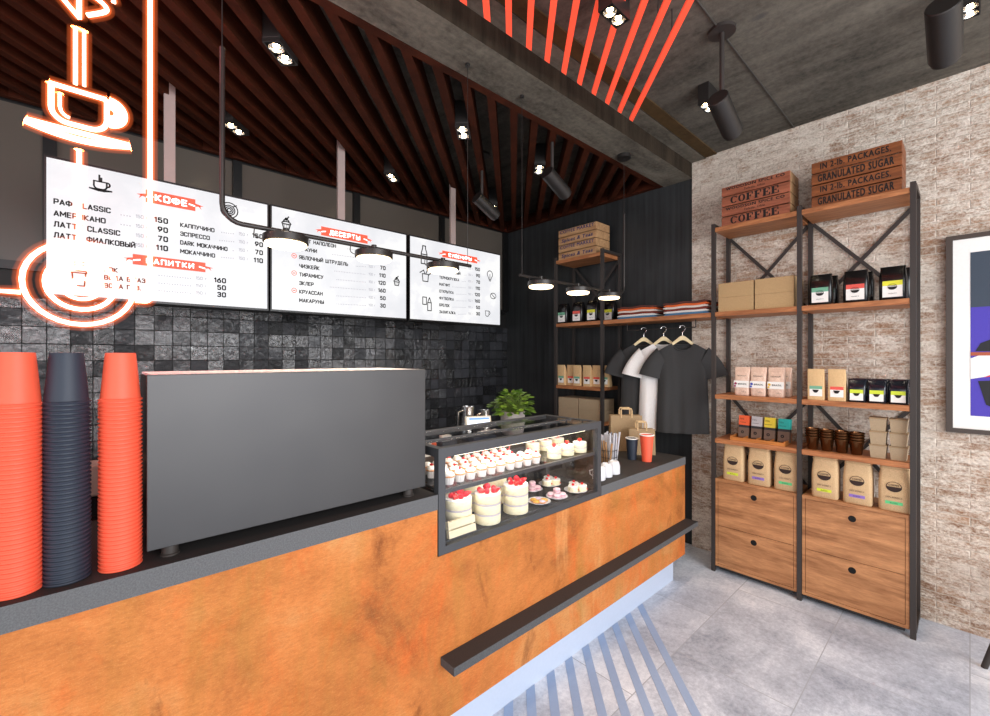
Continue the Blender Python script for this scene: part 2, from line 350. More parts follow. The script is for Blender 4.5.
def m_floor():
    t = NT('grey_concrete_floor_tile'); c = t.coord(loc=(-.473+.0,-.0,0)); 
    b = t.n('TexBrick'); t.l(c, b.inputs['Vector']); b.offset = .5
    b.inputs['Color1'].default_value = G(.0); b.inputs['Color2'].default_value = G(1); b.inputs['Mortar'].default_value = G(.5)
    b.inputs['Scale'].default_value = 1; b.inputs['Mortar Size'].default_value = .0025; b.inputs['Brick Width'].default_value = .9; b.inputs['Row Height'].default_value = .525
    b.inputs['Mortar Smooth'].default_value = .2
    cell = t.n('TexWhiteNoise'); t.l(b.outputs['Color'], cell.inputs['Vector'])
    a = t.noise(t.coord((1,.8,1), rot=(0,0,.6)), 1.7, 5, .62, .6); f = t.noise(t.coord(), 44, 6, .8); g2 = t.noise(t.coord(loc=(4,2,0)), 7, 5, .7)
    m = t.mix(.3, a, g2); m = t.mix(.32, m, f)
    col = t.ramp(m, [(.36, lin((136,143,158))), (.5, lin((192,198,210))), (.62, lin((234,238,246)))])
    col = t.mix(.34, col, b.outputs['Color'], 'SOFT_LIGHT')
    col = t.mix(b.outputs['Fac'], col, lin((160,165,175)))
    t.set(Base_Color=col, Roughness=t.ramp(m, [(.35, G(.45)), (.7, G(.62))])); t.bump(m, .14, .006); return t.m
def m_darkwall():
    t = NT('black_stained_panel'); a = t.noise(t.coord((14,14,.5)), 2, 5, .6); b = t.noise(t.coord(), 2, 3)
    m = t.mix(.4, a, b)
    t.set(Base_Color=t.ramp(m, [(.35, lin((22,23,24))), (.65, lin((52,54,55)))]), Roughness=.55); return t.m

BRICK = m_brick(); TILE = m_tile(); RUST = m_rust(); FLOOR = m_floor(); DARKWALL = m_darkwall()
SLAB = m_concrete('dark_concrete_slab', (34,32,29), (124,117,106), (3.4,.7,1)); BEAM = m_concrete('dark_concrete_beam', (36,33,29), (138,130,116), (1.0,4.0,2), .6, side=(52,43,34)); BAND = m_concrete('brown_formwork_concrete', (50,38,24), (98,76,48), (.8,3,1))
WSLAT = woodm('red_brown_slat_wood', (44,20,11), (80,38,23), (2.5,2.5,30), .7, .08)
SHELFW = woodm('oak_shelf_board', (124,72,42), (204,136,88), (30,3,30)); OAK = woodm('oak_drawer_front', (112,66,36), (208,150,102), (9,2.0,13), .55)
OAKX = woodm('oak_tray_wood', (150,84,36), (206,132,66), (4,30,30))
CRATEC = woodm('reddish_crate_wood', (110,58,40), (178,106,78), (3,30,26)); CRATES = woodm('brown_crate_wood', (84,44,22), (158,92,52), (3,30,26)); CRATEF = woodm('pale_crate_wood', (140,98,62), (206,164,120), (3,30,26))
PALEW = woodm('pale_birch_wood', (226,210,170), (250,240,212), (3,20,20)); HANGW = woodm('cream_hanger_wood', (214,190,140), (240,224,184), (20,4,20))
BLKMET = plain('black_powder_coated_metal', (58,52,49), .5, .2); DKMET = plain('dark_bronze_metal', (58,55,53), .38, .6)
CASEMET = plain('graphite_case_metal', (74,75,78), .45, .3)
def m_top(name, edge0, edge1, top0, top1):  # shading put into the colour: upward faces darker than the edges
    t = NT(name); f = t.noise(t.coord(), 260, 3, .7); g = t.n('NewGeometry'); sp = t.n('SeparateXYZ'); t.l(g.outputs['Normal'], sp.inputs[0])
    e = t.ramp(f, [(.35, lin(edge0)), (.65, lin(edge1))]); p = t.ramp(f, [(.35, lin(top0)), (.65, lin(top1))])
    t.set(Base_Color=t.mix(t.ramp(sp.outputs['Z'], [(.5, G(0)), (.8, G(1))]), e, p), Roughness=.75); return t.m
TOPC = m_top('charcoal_countertop', (80,80,81), (98,98,99), (38,34,33), (50,46,45)); LEDGE = m_top('charcoal_ledge', (66,66,67), (84,84,85), (40,37,38), (52,48,49))
PLINTH = plain('pale_blue_plinth', (184,195,214), .35); STRIPE = plain('pale_blue_floor_stripe', (150,170,202), .5); BODY = plain('black_counter_carcass', (30,30,31), .6)
CORAL = plain('coral_cup_card', (242,94,64), .55); NAVY = plain('navy_cup_card', (36,44,58), .55); WHITE = plain('white_glazed_ceramic', (222,222,226), .3)
CORALS = plain('coral_slat_paint_added_glow', (250,84,56), .6, emit=(250,84,56), es=.55)  # emission added to keep the painted slats bright; they are no lamps
def m_machine():
    t = NT('brushed_grey_steel'); a = t.noise(t.coord(), 3, 2); b = t.noise(t.coord(), 600, 2)
    m = t.mix(.7, a, b)
    t.set(Base_Color=t.ramp(m, [(.3, lin((66,65,66))), (.7, lin((82,80,79)))]), Metallic=.8, Roughness=.42); return t.m
MACH = m_machine(); MACHD = plain('dark_machine_side', (36,30,27), .4, .3); TRAYW = plain('pale_steel_tray', (246,246,250), .6)
KRAFT = speckle('kraft_paper', (184,152,110), (216,184,142), 300); KRAFTB = speckle('kraft_cardboard', (160,128,88), (200,166,120), 420); KRAFTG = speckle('grey_kraft_carton', (150,130,104), (184,162,132), 420); KRAFTL = speckle('light_kraft_paper', (196,160,112), (226,190,142), 300)
KDARK = speckle('dark_kraft', (132,110,82), (172,144,108), 400)  # darker kraft tone for paper bags and food box lids
BLKFOIL = plain('black_foil', (18,16,17), .22); BLUFOIL = plain('blue_black_foil', (20,24,34), .18)
INK = plain('dark_ink', (24,16,14), .8); BINK = plain('brown_print_ink', (46,28,22), .8); PAPER = plain('white_label_paper', (240,236,230), .7); BLUEINK = plain('faded_blue_ink', (62,56,92), .8)
CG = plain('green_label', (112,170,140), .7); CR = plain('red_label', (226,88,76), .7); CY = plain('yellow_label', (226,222,60), .7); CYG = plain('lime_label', (206,220,60), .7); CP = plain('purple_label', (140,110,190), .7); CGR = plain('green_band', (96,200,130), .7)
CO = plain('orange_carton', (236,98,52), .6); CGY = plain('grey_carton', (192,186,186), .6); CYL = plain('yellow_carton', (232,204,60), .6); CT = plain('teal_carton', (40,178,168), .6); CBR = plain('brown_carton', (112,88,74), .6)
BROWNCUP = plain('brown_glazed_mug', (104,68,40), .16, .85); BANDK = plain('black_band_print', (40,38,40), .6)
PINKPOUCH = speckle('pink_beige_pouch', (214,178,156), (236,206,186), 60, .4)
GLASS = glassm('clear_glass'); JARGL = glassm('cut_glass', tr=.82, refl=1.3)
FAB_D = speckle('charcoal_jersey', (44,43,43), (58,57,57), 500, .95); FAB_W = speckle('heather_white_jersey', (214,208,204), (240,236,234), 300, .95); STEEL = plain('polished_steel', (200,198,196), .18, .95)
WIN = NT('smoked_glass_pane'); WIN.set(Base_Color=lin((92,84,76)), Roughness=.28); WIN.bump(WIN.noise(WIN.coord(), 300, 2), .05, .002); WIN = WIN.m
STEELB = plain('brushed_warm_steel', (168,148,138), .45, .5); ROD = plain('pale_rod_paint', (168,150,144), .5); SCREEN_EDGE = plain('black_screen_frame', (16,15,15), .35)
SPONGE = speckle('vanilla_sponge', (236,224,184), (252,244,214), 260); CREAM = plain('whipped_cream', (250,248,244), .5); CRFILL = plain('blackberry_cream', (206,196,206), .6); BERRY = plain('raspberry_red', (196,22,38), .35); STRAW = plain('strawberry_red', (214,36,34), .3); LEAFG = plain('strawberry_leaf_green', (104,128,50), .6)
CUPW = plain('white_baking_cup', (244,238,234), .6); RIMO = plain('baked_orange_rim', (228,160,98), .6); PINKM = plain('pink_macaron_shell', (240,206,214), .55); PINKF = plain('pink_filling', (214,140,160), .6); YPAS = plain('golden_pastry', (232,176,72), .5); LILAC = plain('lilac_pastry', (214,196,214), .5)
PINKST = plain('pink_wafer', (238,128,124), .5)

# ------------------------------------------------------------------ room
H = 1.55
XW, YW, ZC, ZS = 3.63, 3.77, 3.033, 3.168
YF = 1.36
def S(name, mb, m, parent=None): return struct(mb.build(name, m, parent))
S('floor', MB().box(-3.2,3.8,-3.2,3.9,-.08,0), FLOOR)
S('ceiling', MB().box(-3.2,3.8,-3.2,3.9,ZS,ZS+.2), SLAB)
S('ceiling_beam', MB().box(-3.2,3.66,1.553,1.80,ZC-.003,ZS+.01), BEAM)
S('trim_1', MB().box(-3.2,3.66,1.355,1.44,ZS-.010,ZS+.01), BAND)
S('trim_2', MB().box(-3.2,3.66,1.44,1.552,ZS-.018,ZS+.01), BEAM)
S('trim_3', MB().cyl((-3.0,.835,ZS-.004),(3.62,.835,ZS-.004),.0042,n=8), plain('grey_conduit', (62,58,53), .6))
S('wall_right', MB().box(XW,XW+.2,-3.2,1.55,0,ZS), BRICK)
S('wall_right_dark', MB().box(XW+.02,XW+.2,1.55,YW+.1,0,ZS), DARKWALL)
S('wall_back', MB().box(-3.2,XW+.02,YW,YW+.15,0,ZS), plain('black_wall_paint', (26,24,23), .6))
S('wall_back_tiles', MB().box(-3.2,XW+.02,YW-.02,YW,0,1.9), TILE)
# smoked transom panes with black mullions
mx = [-2.1,-1.15,-.19,.80,1.745,2.685,3.60]
for i in range(6):
    w = S('window_%d'%(i+1), MB().box(mx[i]+.028,mx[i+1]-.028,YW-.014,YW-.002,2.11,ZC-.01), WIN)
    f = MB().box(mx[i]-.03,mx[i]+.03,YW-.045,YW-.001,2.10,ZC-.005)
    if i == 5: f.box(mx[6]-.03,mx[6]+.045,YW-.045,YW-.001,2.10,ZC-.005)
    f.box(mx[i],mx[i+1],YW-.04,YW-.001,2.06,2.11)
    S('window_frame', f, SCREEN_EDGE, w)
# pale blue stripes laid in the floor at 45 degrees
for k in range(-4,9):
    x = 1.369+.1437*k; d = 2.4; h = .0205*math.sqrt(2)
    mb = MB().prism([(x-h,1.398),(x+h,1.398),(x+h-d,1.398-d),(x-h-d,1.398-d)], 'Z', 0, .0015)
    S('floor_stripe', mb, STRIPE)

# slatted timber ceiling behind the beam
t = thing('slatted_ceiling', 'red-brown timber slats set diagonally in a frame between beam and menu wall', 'slatted ceiling', (1.6,2.8,ZC))
def clip_slat(c, w, z0, z1, x0, x1, y0, y1):
    """a 45 degree board along Y = X + c, clipped to a rectangle"""
    h = w/math.sqrt(2); pts = []
    def seg(cc):
        xa = max(x0, y0-cc); xb = min(x1, y1-cc); return (xa, xa+cc), (xb, xb+cc)
    a0,a1 = seg(c-h); b0,b1 = seg(c+h)
    if a1[0] <= a0[0] or b1[0] <= b0[0]: return None
    return MB().prism([a0,a1,b1,b0], 'Z', z0, z1)
fr = MB().box(-3.0,3.64,1.803,1.85,ZC-.004,ZC+.12).box(-3.0,3.64,YW-.08,YW-.046,ZC-.002,ZC+.12).box(3.59,3.64,1.85,YW-.08,ZC-.002,ZC+.12)
fr.build('frame', WSLAT, t)
slat_c = [.55-.1855*k for k in range(-26,12)]
for c in slat_c:
    mb = clip_slat(c, .045, ZC, ZS-.001, -3.0, 3.59, 1.85, YW-.08)
    if mb: mb.build('slat', WSLAT, t)
# coral slats
NR = 13
for j in range(NR):
    x = 2.479-.1337*j; d = 1.75; h = .0135*math.sqrt(2); y = 1.437
    o = thing('coral_ceiling_slat', 'bright coral diagonal slat hung under the slab, %s counting from the brick wall' % ordw(j), 'ceiling slat', (x,y,ZC), 'coral ceiling slats')
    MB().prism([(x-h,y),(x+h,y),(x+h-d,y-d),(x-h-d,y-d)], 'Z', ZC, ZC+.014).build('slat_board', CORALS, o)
    hb = MB()
    for q in (.5,1.45): hb.cyl((x-q,y-q,ZC+.01),(x-q,y-q,ZS),.003,n=6)
    hb.build('hanger_wire', BLKMET, o)

# twin downlights
def mk_down():
    o = thing('twin_downlight', '', 'downlight')
    b = MB().box(-.085,.085,-.042,.042,.018,.16,.004); b.box(-.085,.085,-.042,-.036,0,.02).box(-.085,.085,.036,.042,0,.02).box(-.085,-.079,-.036,.036,0,.02).box(.079,.085,-.036,.036,0,.02); b.build('housing', DKMET, o)
    for s in (-1,1):
        r = MB().lathe([(.034,.0),(.03,.012),(.012,.017)], 16, (s*.039,0,0), cap=False).build('reflector', STEEL, o, smooth=True)
        MB().lathe([(1e-5,.0),(.010,.002),(.015,.008),(.012,.016)], 14, (s*.039,0,0)).build('bulb', BULB, r, smooth=True)
    return o
BULB = emitm('warm_bulb', (255,224,170), 40)
def gapsnap(x, y):
    c = y-x; k = round((.55-c)/.1855-.5)+.5; cn = .55-.1855*k; m = (x+y)/2; return m-cn/2, m+cn/2
dl = [((.682,2.209),'above the first menu board'),((.705,3.119),'nearest the transom above the first menu board'),((1.754,2.221),'beside the beam above the second menu board'),((1.796,3.145),'near the transom over the second menu board'),((2.863,3.126),'in the far corner of the timber ceiling'),((2.533,2.262),'behind the black spotlight nearest the beam')]
for (x,y), lab in dl:
    x,y = gapsnap(x,y)
    place('dl', mk_down, (x,y,3.0), PI/4, 'small dark twin downlight between timber slats, '+lab, 'twin downlights')
q = place('dl', mk_down, (1.60,1.005,ZC-.060), 0, 'dark twin downlight fixed among the coral slats', 'twin downlights'); q.scale = (.8,.8,.8)
q = place('dl', mk_down, (2.71,1.065,ZS-.12), 0, 'twin downlight on the slab behind the hanging spotlight', 'twin downlights'); q.scale = (.75,.75,.75)
q = place('dl', mk_down, (2.79,.0,ZS-.12), 0, 'twin downlight on the slab over the picture', 'twin downlights'); q.scale = (.75,.75,.75)

# black cylinder spotlights
def mk_spot():
    o = thing('spotlight', '', 'spotlight')
    MB().lathe([(.062,-.016),(.062,0)], 28, (0,0,0)).build('ceiling_plate', BLKMET, o, smooth=True)
    MB().cyl((0,0,-.36),(0,0,-.012),.011,n=12).build('rod', BLKMET, o, smooth=True)
    M = Matrix.Translation((0,0,-.385)) @ Matrix.Rotation(math.radians(-64),4,'Y') @ Matrix.Translation((.0,0,-.05))
    b = MB().lathe([(.046,.115),(.049,.112),(.049,-.105),(.043,-.106),(.043,-.122),(.035,-.122),(.03,-.08)], 28, M=M).build('lamp_body', DKMET, o, smooth=True)
    MB().lathe([(1e-5,-.088),(.03,-.09)], 20, M=M).build('lens', LENS, b)
    return o
LENS = emitm('spot_lens', (255,226,180), 4)
for (x,y), lab in (((2.287,.83),'under the slab above the crate of coffee lettering'),((2.29,.065),'under the slab nearest the framed picture'),((2.33,1.95),'between timber slats next to the beam'),((2.276,2.627),'between slats before the souvenirs board')):
    place('spot', mk_spot, (x,y,ZS), 0, 'black cylinder spotlight on a short rod, '+lab, 'black cylinder spotlights')

# ------------------------------------------------------------------ menu boards
def m_screen():
    t = NT('lit_menu_face'); f = t.noise(t.coord(), 3.2, 5, .55)
    col = t.ramp(f, [(.44, (1,1,1,1)), (.47, lin((247,247,250))), (.6, lin((238,239,243)))])
    t.set(Base_Color=G(.02), Emission_Color=col, Emission_Strength=.97, Roughness=.3); return t.m
SCREEN = m_screen(); TXT = plain('menu_black_print', (20,18,18), .6); TXTG = emitm('menu_grey_print', (150,150,156), .8); BAN = emitm('menu_coral_banner', (240,74,50), .95); TXTW = emitm('menu_white_print', (255,255,255), 1)
YB = 3.05; ZT = 2.527; BW, BH = 1.0, .665
def cup_icon(mb, x, z, s, y):
    stroke(mb, [(x-.5*s,z+.3*s),(x-.5*s,z-.1*s)]+arc(x-.2*s,z-.1*s,.3*s,PI,1.5*PI,6)+arc(x+.1*s,z-.1*s,.3*s,1.5*PI,2*PI,6)+[(x+.4*s,z+.3*s),(x-.5*s,z+.3*s)], .13*s, y)
    stroke(mb, arc(x+.42*s,z+.1*s,.2*s,PI/2,-PI/2,10), .13*s, y); stroke(mb, [(x-.8*s,z-.44*s),(x-.2*s,z-.56*s),(x+.2*s,z-.56*s),(x+.75*s,z-.44*s),(x-.8*s,z-.44*s)], .13*s, y)
    stroke(mb, [(x-.12*s,z+.34*s),(x-.12*s,z+.9*s)], .14*s, y); stroke(mb, [(x+.02*s,z+.34*s),(x+.02*s,z+.66*s)], .14*s, y)
def cake_icon(mb, x, z, s, y):
    stroke(mb, [(x-.4*s,z),(x-.28*s,z-.5*s),(x+.28*s,z-.5*s),(x+.4*s,z),(x-.4*s,z)], .13*s, y)
    for k in (-.2,0,.2): stroke(mb, [(x+k*s,z),(x+k*.8*s,z-.5*s)], .035*s, y)
    stroke(mb, arc(x,z+.06*s,.45*s,-.1,PI+.1,12,.5), .13*s, y); stroke(mb, arc(x,z+.28*s,.28*s,0,PI,10,.8), .13*s, y); stroke(mb, [(x,z+.5*s),(x+.25*s,z+.85*s)], .13*s, y); stroke(mb, arc(x,z+.55*s,.1*s,0,2*PI,10), .13*s, y)
def poly_icon(mb, x, z, s, y, lines):
    for L in lines: stroke(mb, [(x+p*s,z+q*s) for p,q in L], .13*s, y)
rose = lambda x,z,s: [arc(0,0,r,0,2*PI,20) for r in (.2,.38,.55,.85)]
def board(x0, label, rows, prices, greys, banners, icons, circles=()):
    o = thing('menu_board', label, 'menu board', (x0+BW/2, YB, ZT-BH), 'menu boards')
    MB().box(x0-.003,x0+BW+.003,YB,YB+.04,ZT-BH-.012,ZT+.012).build('frame', SCREEN_EDGE, o)
    MB().box(x0+.006,x0+BW-.006,YB-.004,YB,ZT-BH,ZT).build('screen', SCREEN, o)
    y = YB-.006; m = MB(); 
    for (x,z,s,h,w) in rows: stext(m, s, x0+x, ZT-z-h/2, h*.82, y, width=w)
    for (x,z,s) in prices: stext(m, s, x0+x, ZT-z-.016, .031, y, 'R', t=.22, gap=.36)
    m.build('lettering', TXT, o, fix=False)
    g = MB()
    for (xa,xb,za,zb) in greys:
        n = int((xb-.07-xa)/.012)
        for i in range(max(n,0)):
            xx = x0+xa+i*.012; zz = ZT-(za+(zb-za)*i/max(n,1))-.010
            quad(g, xx, xx+.0055, zz, zz+.0055, y)
        stext(g, '150 г', x0+xb-.058, ZT-zb-.010, .019, y, t=.14)
    g.build('dotted_leader', TXTG, o, fix=False)
    for (s,xc,zc,w,h) in banners:
        b = MB(); X = x0+xc; Z = ZT-zc
        b.add([(X-w/2,y,Z-h/2),(X+w/2,y,Z-h/2),(X+w/2,y,Z+h/2),(X-w/2,y,Z+h/2)], [(0,1,2,3)])
        for sg in (-1,1):
            xx = X+sg*w/2
            b.add([(xx,y,Z-h*.12),(xx+sg*.04,y,Z+h*.02),(xx,y,Z+h*.16)], [(0,1,2)]); b.add([(xx+sg*.012,y,Z),(xx+sg*.03,y,Z-h*.3),(xx+sg*.022,y,Z+h*.05)], [(0,1,2)])
        p = b.build('banner', BAN, o, fix=False); tm = MB(); stext(tm, s, X, Z-h*.28, h*.56, y-.002, 'C', width=w*.66, t=.21, gap=.36)
        for sg in (-1,1): stroke(tm, [(X+sg*(w/2-.03),Z),(X+sg*(w/2-.004),Z-.006)], .008, y-.002)
        tm.build('banner_lettering', TXTW, p, fix=False)
    ic = MB()
    for f, x, z, s in icons:
        if callable(f) and f in (cup_icon, cake_icon): f(ic, x0+x, ZT-z, s, y)
        else: poly_icon(ic, x0+x, ZT-z, s, y, f)
    ic.build('icon_print', TXT, o, fix=False)
    if circles:
        cm = MB()
        for (x,z) in circles: disc(cm, x0+x, ZT-z, .017, y, .013); quad(cm, x0+x-.008, x0+x+.008, ZT-z-.003, ZT-z+.003, y)
        cm.build('coral_ring_print', BAN, o, fix=False)
    return o
h = .035
r1 = [(.03,.206,'РАФ CLASSIC',h,None),(.03,.264,'АМЕРИКАНО',h,None),(.03,.317,'ЛАТТЕ CLASSIC',h,None),(.03,.371,'ЛАТТЕ ФИАЛКОВЫЙ',h,.312)]
r1 += [(.538,.218,'КАППУЧИНО',h-.004,None),(.538,.268,'ЭСПРЕССО',h-.004,None),(.538,.318,'DARK МОКАЧЧИНО',h-.004,.235),(.538,.368,'МОКАЧЧИНО',h-.004,None)]
r1 += [(.215,.515,'СОК',h-.004,None),(.215,.557,'ВОДА Б.ГАЗ',h-.004,None),(.215,.599,'ВОДА ГАЗ.',h-.004,None)]
p1 = [(.483,.214+.051*i,s) for i,s in enumerate(['150','90','70','110'])]+[(.969,.210+.051*i,s) for i,s in enumerate(['150','90','70','110'])]+[(.765,.514+.0425*i,s) for i,s in enumerate(['160','50','30'])]
g1 = [(.28,.40,.214,.214),(.28,.40,.265,.265),(.32,.40,.316,.316),(.355,.40,.368,.368),(.74,.89,.218,.214),(.73,.89,.268,.262),(.80,.89,.318,.313),(.74,.89,.368,.364),(.44,.67,.514,.514),(.44,.67,.557,.557),(.44,.67,.599,.599)]
pap = [[(-.5,.5),(.5,.5),(.4,-.8),(-.4,-.8),(-.5,.5)],[(-.55,.5),(-.55,.7),(.55,.7),(.55,.5)],[(0,.7),(.2,1.2)]]
board(-.173, 'lit menu board for coffee with a long list and two coral banners', r1, p1, g1, [('КОФЕ',.498,.094,.225,.068),('НАПИТКИ',.495,.448,.33,.056)], [(cup_icon,.204,.085,.055),([arc(0,0,r,0,2*PI,20) for r in (.22,.42,.62,.95)]+[[(.4,.5),(.8,.75)]],.782,.083,.048),(pap,.121,.575,.05)])
names = ['ТОРТ НАПОЛЕОН','БРАУНИ','ЯБЛОЧНЫЙ ШТРУДЕЛЬ','ЧИЗКЕЙК','ТИРАМИСУ','ЭКЛЕР','КРУАССАН','МАКАРУНЫ']; pr = ['150','90','70','110','120','160','50','30']
board(.844, 'lit menu board for desserts with cupcake drawings, in the middle of three', [(.173,.185+.0578*i,s,.033,None) for i,s in enumerate(names)], [(.813,.175+.0578*i,s) for i,s in enumerate(pr)], [(.30+.016*len(s),.73,.185+.0578*i,.178+.0578*i) for i,s in enumerate(names)], [('ДЕСЕРТЫ',.492,.098,.345,.062)], [(cake_icon,.092,.10,.06),(cake_icon,.909,.384,.055)], [(.141,.30),(.141,.415),(.141,.53)])
names = ['КРУЖКА','ТЕРМОС МАЛЫЙ','ТЕРМОКРУЖКА','МАГНИТ','ОТКРЫТКА','ФУТБОЛКА','БРЕЛОК','ЗАЖИГАЛКА']
bot = [[(-.4,.2),(-.4,-1),(.4,-1),(.4,.2),(.2,.8),(.2,1.1),(-.2,1.1),(-.2,.8),(-.4,.2)],[(-.4,.1),(.4,.1)]]
mug = [[(-.5,.4),(-.4,-.6),(.4,-.6),(.5,.4),(-.5,.4)],[(-.9,.5),(-.3,.9),(-.1,.5)],[(.1,.5),(.3,.95),(.9,.6),(.5,.3)]]
lig = [[(-.7,.9),(-.7,-.1),(-.1,-.1),(-.1,.9),(-.7,.9)],[(.1,.2),(.1,-.9),(.7,-.9),(.7,.2),(.1,.2)],[(.15,.3),(.4,.9),(.65,.3)]]
bulb = [arc(0,.2,.6,-.25*PI,1.25*PI,16)+[(-.2,-.7),(.2,-.7),(.42,-.22)],[(-.2,-.9),(.2,-.9)],[(0,.2),(0,-.5)]]
bean = [arc(0,0,.7,0,2*PI,20,.75),[(-.5,.4),(0,0),(.5,-.4)]]
smug = [[(-.5,.5),(-.45,-.4),(-.2,-.6),(.2,-.6),(.45,-.4),(.5,.5),(-.5,.5)],arc(.5,.1,.3,PI/2,-PI/2,8)]
board(1.872, 'lit menu board for souvenirs, nearest the dark panelled wall', [(.287,.176+.0586*i,s,.031,None) for i,s in enumerate(names)], [(.741,.171+.058*i,s) for i,s in enumerate(pr)], [(.30+.021*len(s),.66,.18+.0586*i,.175+.058*i) for i,s in enumerate(names)], [('СУВЕНИРЫ',.513,.092,.39,.055)], [(bot,.135,.135,.07),(mug,.148,.312,.06),(lig,.164,.533,.06),(bulb,.864,.21,.055),(bean,.905,.397,.05),(smug,.83,.566,.045)])
for i, x in enumerate((.319,1.315,2.32)):
    o = MB().box(x-.026,x+.026,YB+.01,YB+.03,ZT+.012,ZS).build('hanging_post', ROD, loc=(x,YB+.02,ZT))
    tag(o, 'pale flat post holding up the menu board for '+['coffee','desserts','souvenirs'][i], 'hanging post', 'posts above the menu boards')

# ------------------------------------------------------------------ neon sign
NE = emitm('hot_neon_core', (255,216,194), 2.4)
def m_halo(name, st):
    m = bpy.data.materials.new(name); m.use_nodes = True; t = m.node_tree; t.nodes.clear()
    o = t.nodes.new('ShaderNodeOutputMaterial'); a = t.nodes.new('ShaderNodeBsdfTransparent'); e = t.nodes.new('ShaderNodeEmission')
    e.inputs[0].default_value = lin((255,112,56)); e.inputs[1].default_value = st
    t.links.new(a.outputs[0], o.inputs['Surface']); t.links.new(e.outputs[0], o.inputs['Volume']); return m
HALO_IN = m_halo('coral_halo_emission', 44); HALO = m_halo('faint_halo_emission', 9)  # added haze of light around the neon cores
YN = 1.715
neon = thing('neon_sign', 'glowing coral neon sign of a coffee cup above a ring, hung from the beam', 'neon sign', (-.03,YN,1.64))
def neon_line(name, pts, r=.0062, closed=False, y=YN):
    P = [(p[0], y, p[1]) for p in pts]
    o = MB().tube(P, r, 10, closed).build(name, NE, neon, smooth=True)
    MB().tube(P, r+.0055, 12, closed).build('coral_halo_shell', HALO_IN, o, smooth=True); MB().tube(P, r+.0135, 14, closed).build('faint_halo_shell', HALO, o, smooth=True); return o  # two emissive halo shells added round each core as its bloom
def smooth_path(pts, n=6):
    out = []
    P = [pts[0]]+list(pts)+[pts[-1]]
    for i in range(1, len(P)-2):
        for k in range(n):
            t = k/n; a,b,c,d = [Vector(q) for q in P[i-1:i+3]]
            out.append(tuple(.5*((2*b)+(-a+c)*t+(2*a-5*b+4*c-d)*t*t+(-a+3*b-3*c+d)*t**3)))
    out.append(tuple(pts[-1])); return out
neon_line('cup_outline', [(-.085,2.305)]+[(-.085,2.245)]+arc(-.05,2.243,.035,PI,1.5*PI,6)+arc(-.005,2.243,.035,1.5*PI,2*PI,6)+[(.03,2.305)], .0065)
neon_line('cup_rim', [(-.088,2.306),(.03,2.306)], .0065)
neon_line('cup_shine', [(-.068,2.285),(-.068,2.246)]+arc(-.045,2.246,.022,PI,1.45*PI,5), .004)
neon_line('cup_handle', arc(.035,2.271,.033,PI/2,-PI/2,12,1.05), .010)
neon_line('cup_handle', arc(.037,2.271,.017,PI/2,-PI/2,12,1.05), .009)
neon_line('saucer', smooth_path([(-.135,2.186),(-.085,2.174),(-.026,2.169),(.03,2.174),(.083,2.186)]), .0085)
neon_line('saucer', [(-.130,2.190),(-.026,2.189),(.080,2.190)], .007)
neon_line('steam_line', [(-.0365,2.324),(-.0365,2.484)], .005); neon_line('steam_line', [(-.0185,2.326),(-.0185,2.484)], .0042)
neon_line('dripper_line', [(-.028,2.515),(-.082,2.575)], .006); neon_line('dripper_line', [(-.029,2.515),(-.029,2.64)], .006)
neon_line('dripper_line', smooth_path([(-.012,2.532),(.028,2.565),(.02,2.585),(-.016,2.60)]), .006)
neon_line('dripper_line', [(-.10,2.60),(-.10,2.64),(.045,2.64),(.045,2.60)], .006)
neon_line('pouring_line', [(-.029,2.14),(-.029,1.80)], .006)
cx, cz = -.024, 1.76
for r in (.116,.073,.044,.017): neon_line('ring', arc(cx,cz,r,0,2*PI*31/32,31), .0062 if r > .05 else .005, True)
neon_line('border', [(.13,2.9),(.13,1.735)]+arc(.117,1.735,.013,0,-PI/2,5)+[(.094,1.722)]); neon_line('border', [(-.142,1.724),(-.34,1.724),(-.34,2.9)])
hw = MB()
for x in (.13,-.34,-.029): hw.cyl((x,YN,2.64 if x == -.029 else 2.9),(x,YN,ZC-.003),.0025,n=6)
hw.build('hanging_wire', BLKMET, neon)

for z,e in ((2.75,5),(2.3,4),(1.78,4)):
    L = bpy.data.lights.new('neon_glow', 'POINT'); L.energy = e; L.color = (1,.24,.26); L.shadow_soft_size = .12
    o = bpy.data.objects.new('neon_glow', L); COL.objects.link(o); o.location = (-.03,YN+.02,z)
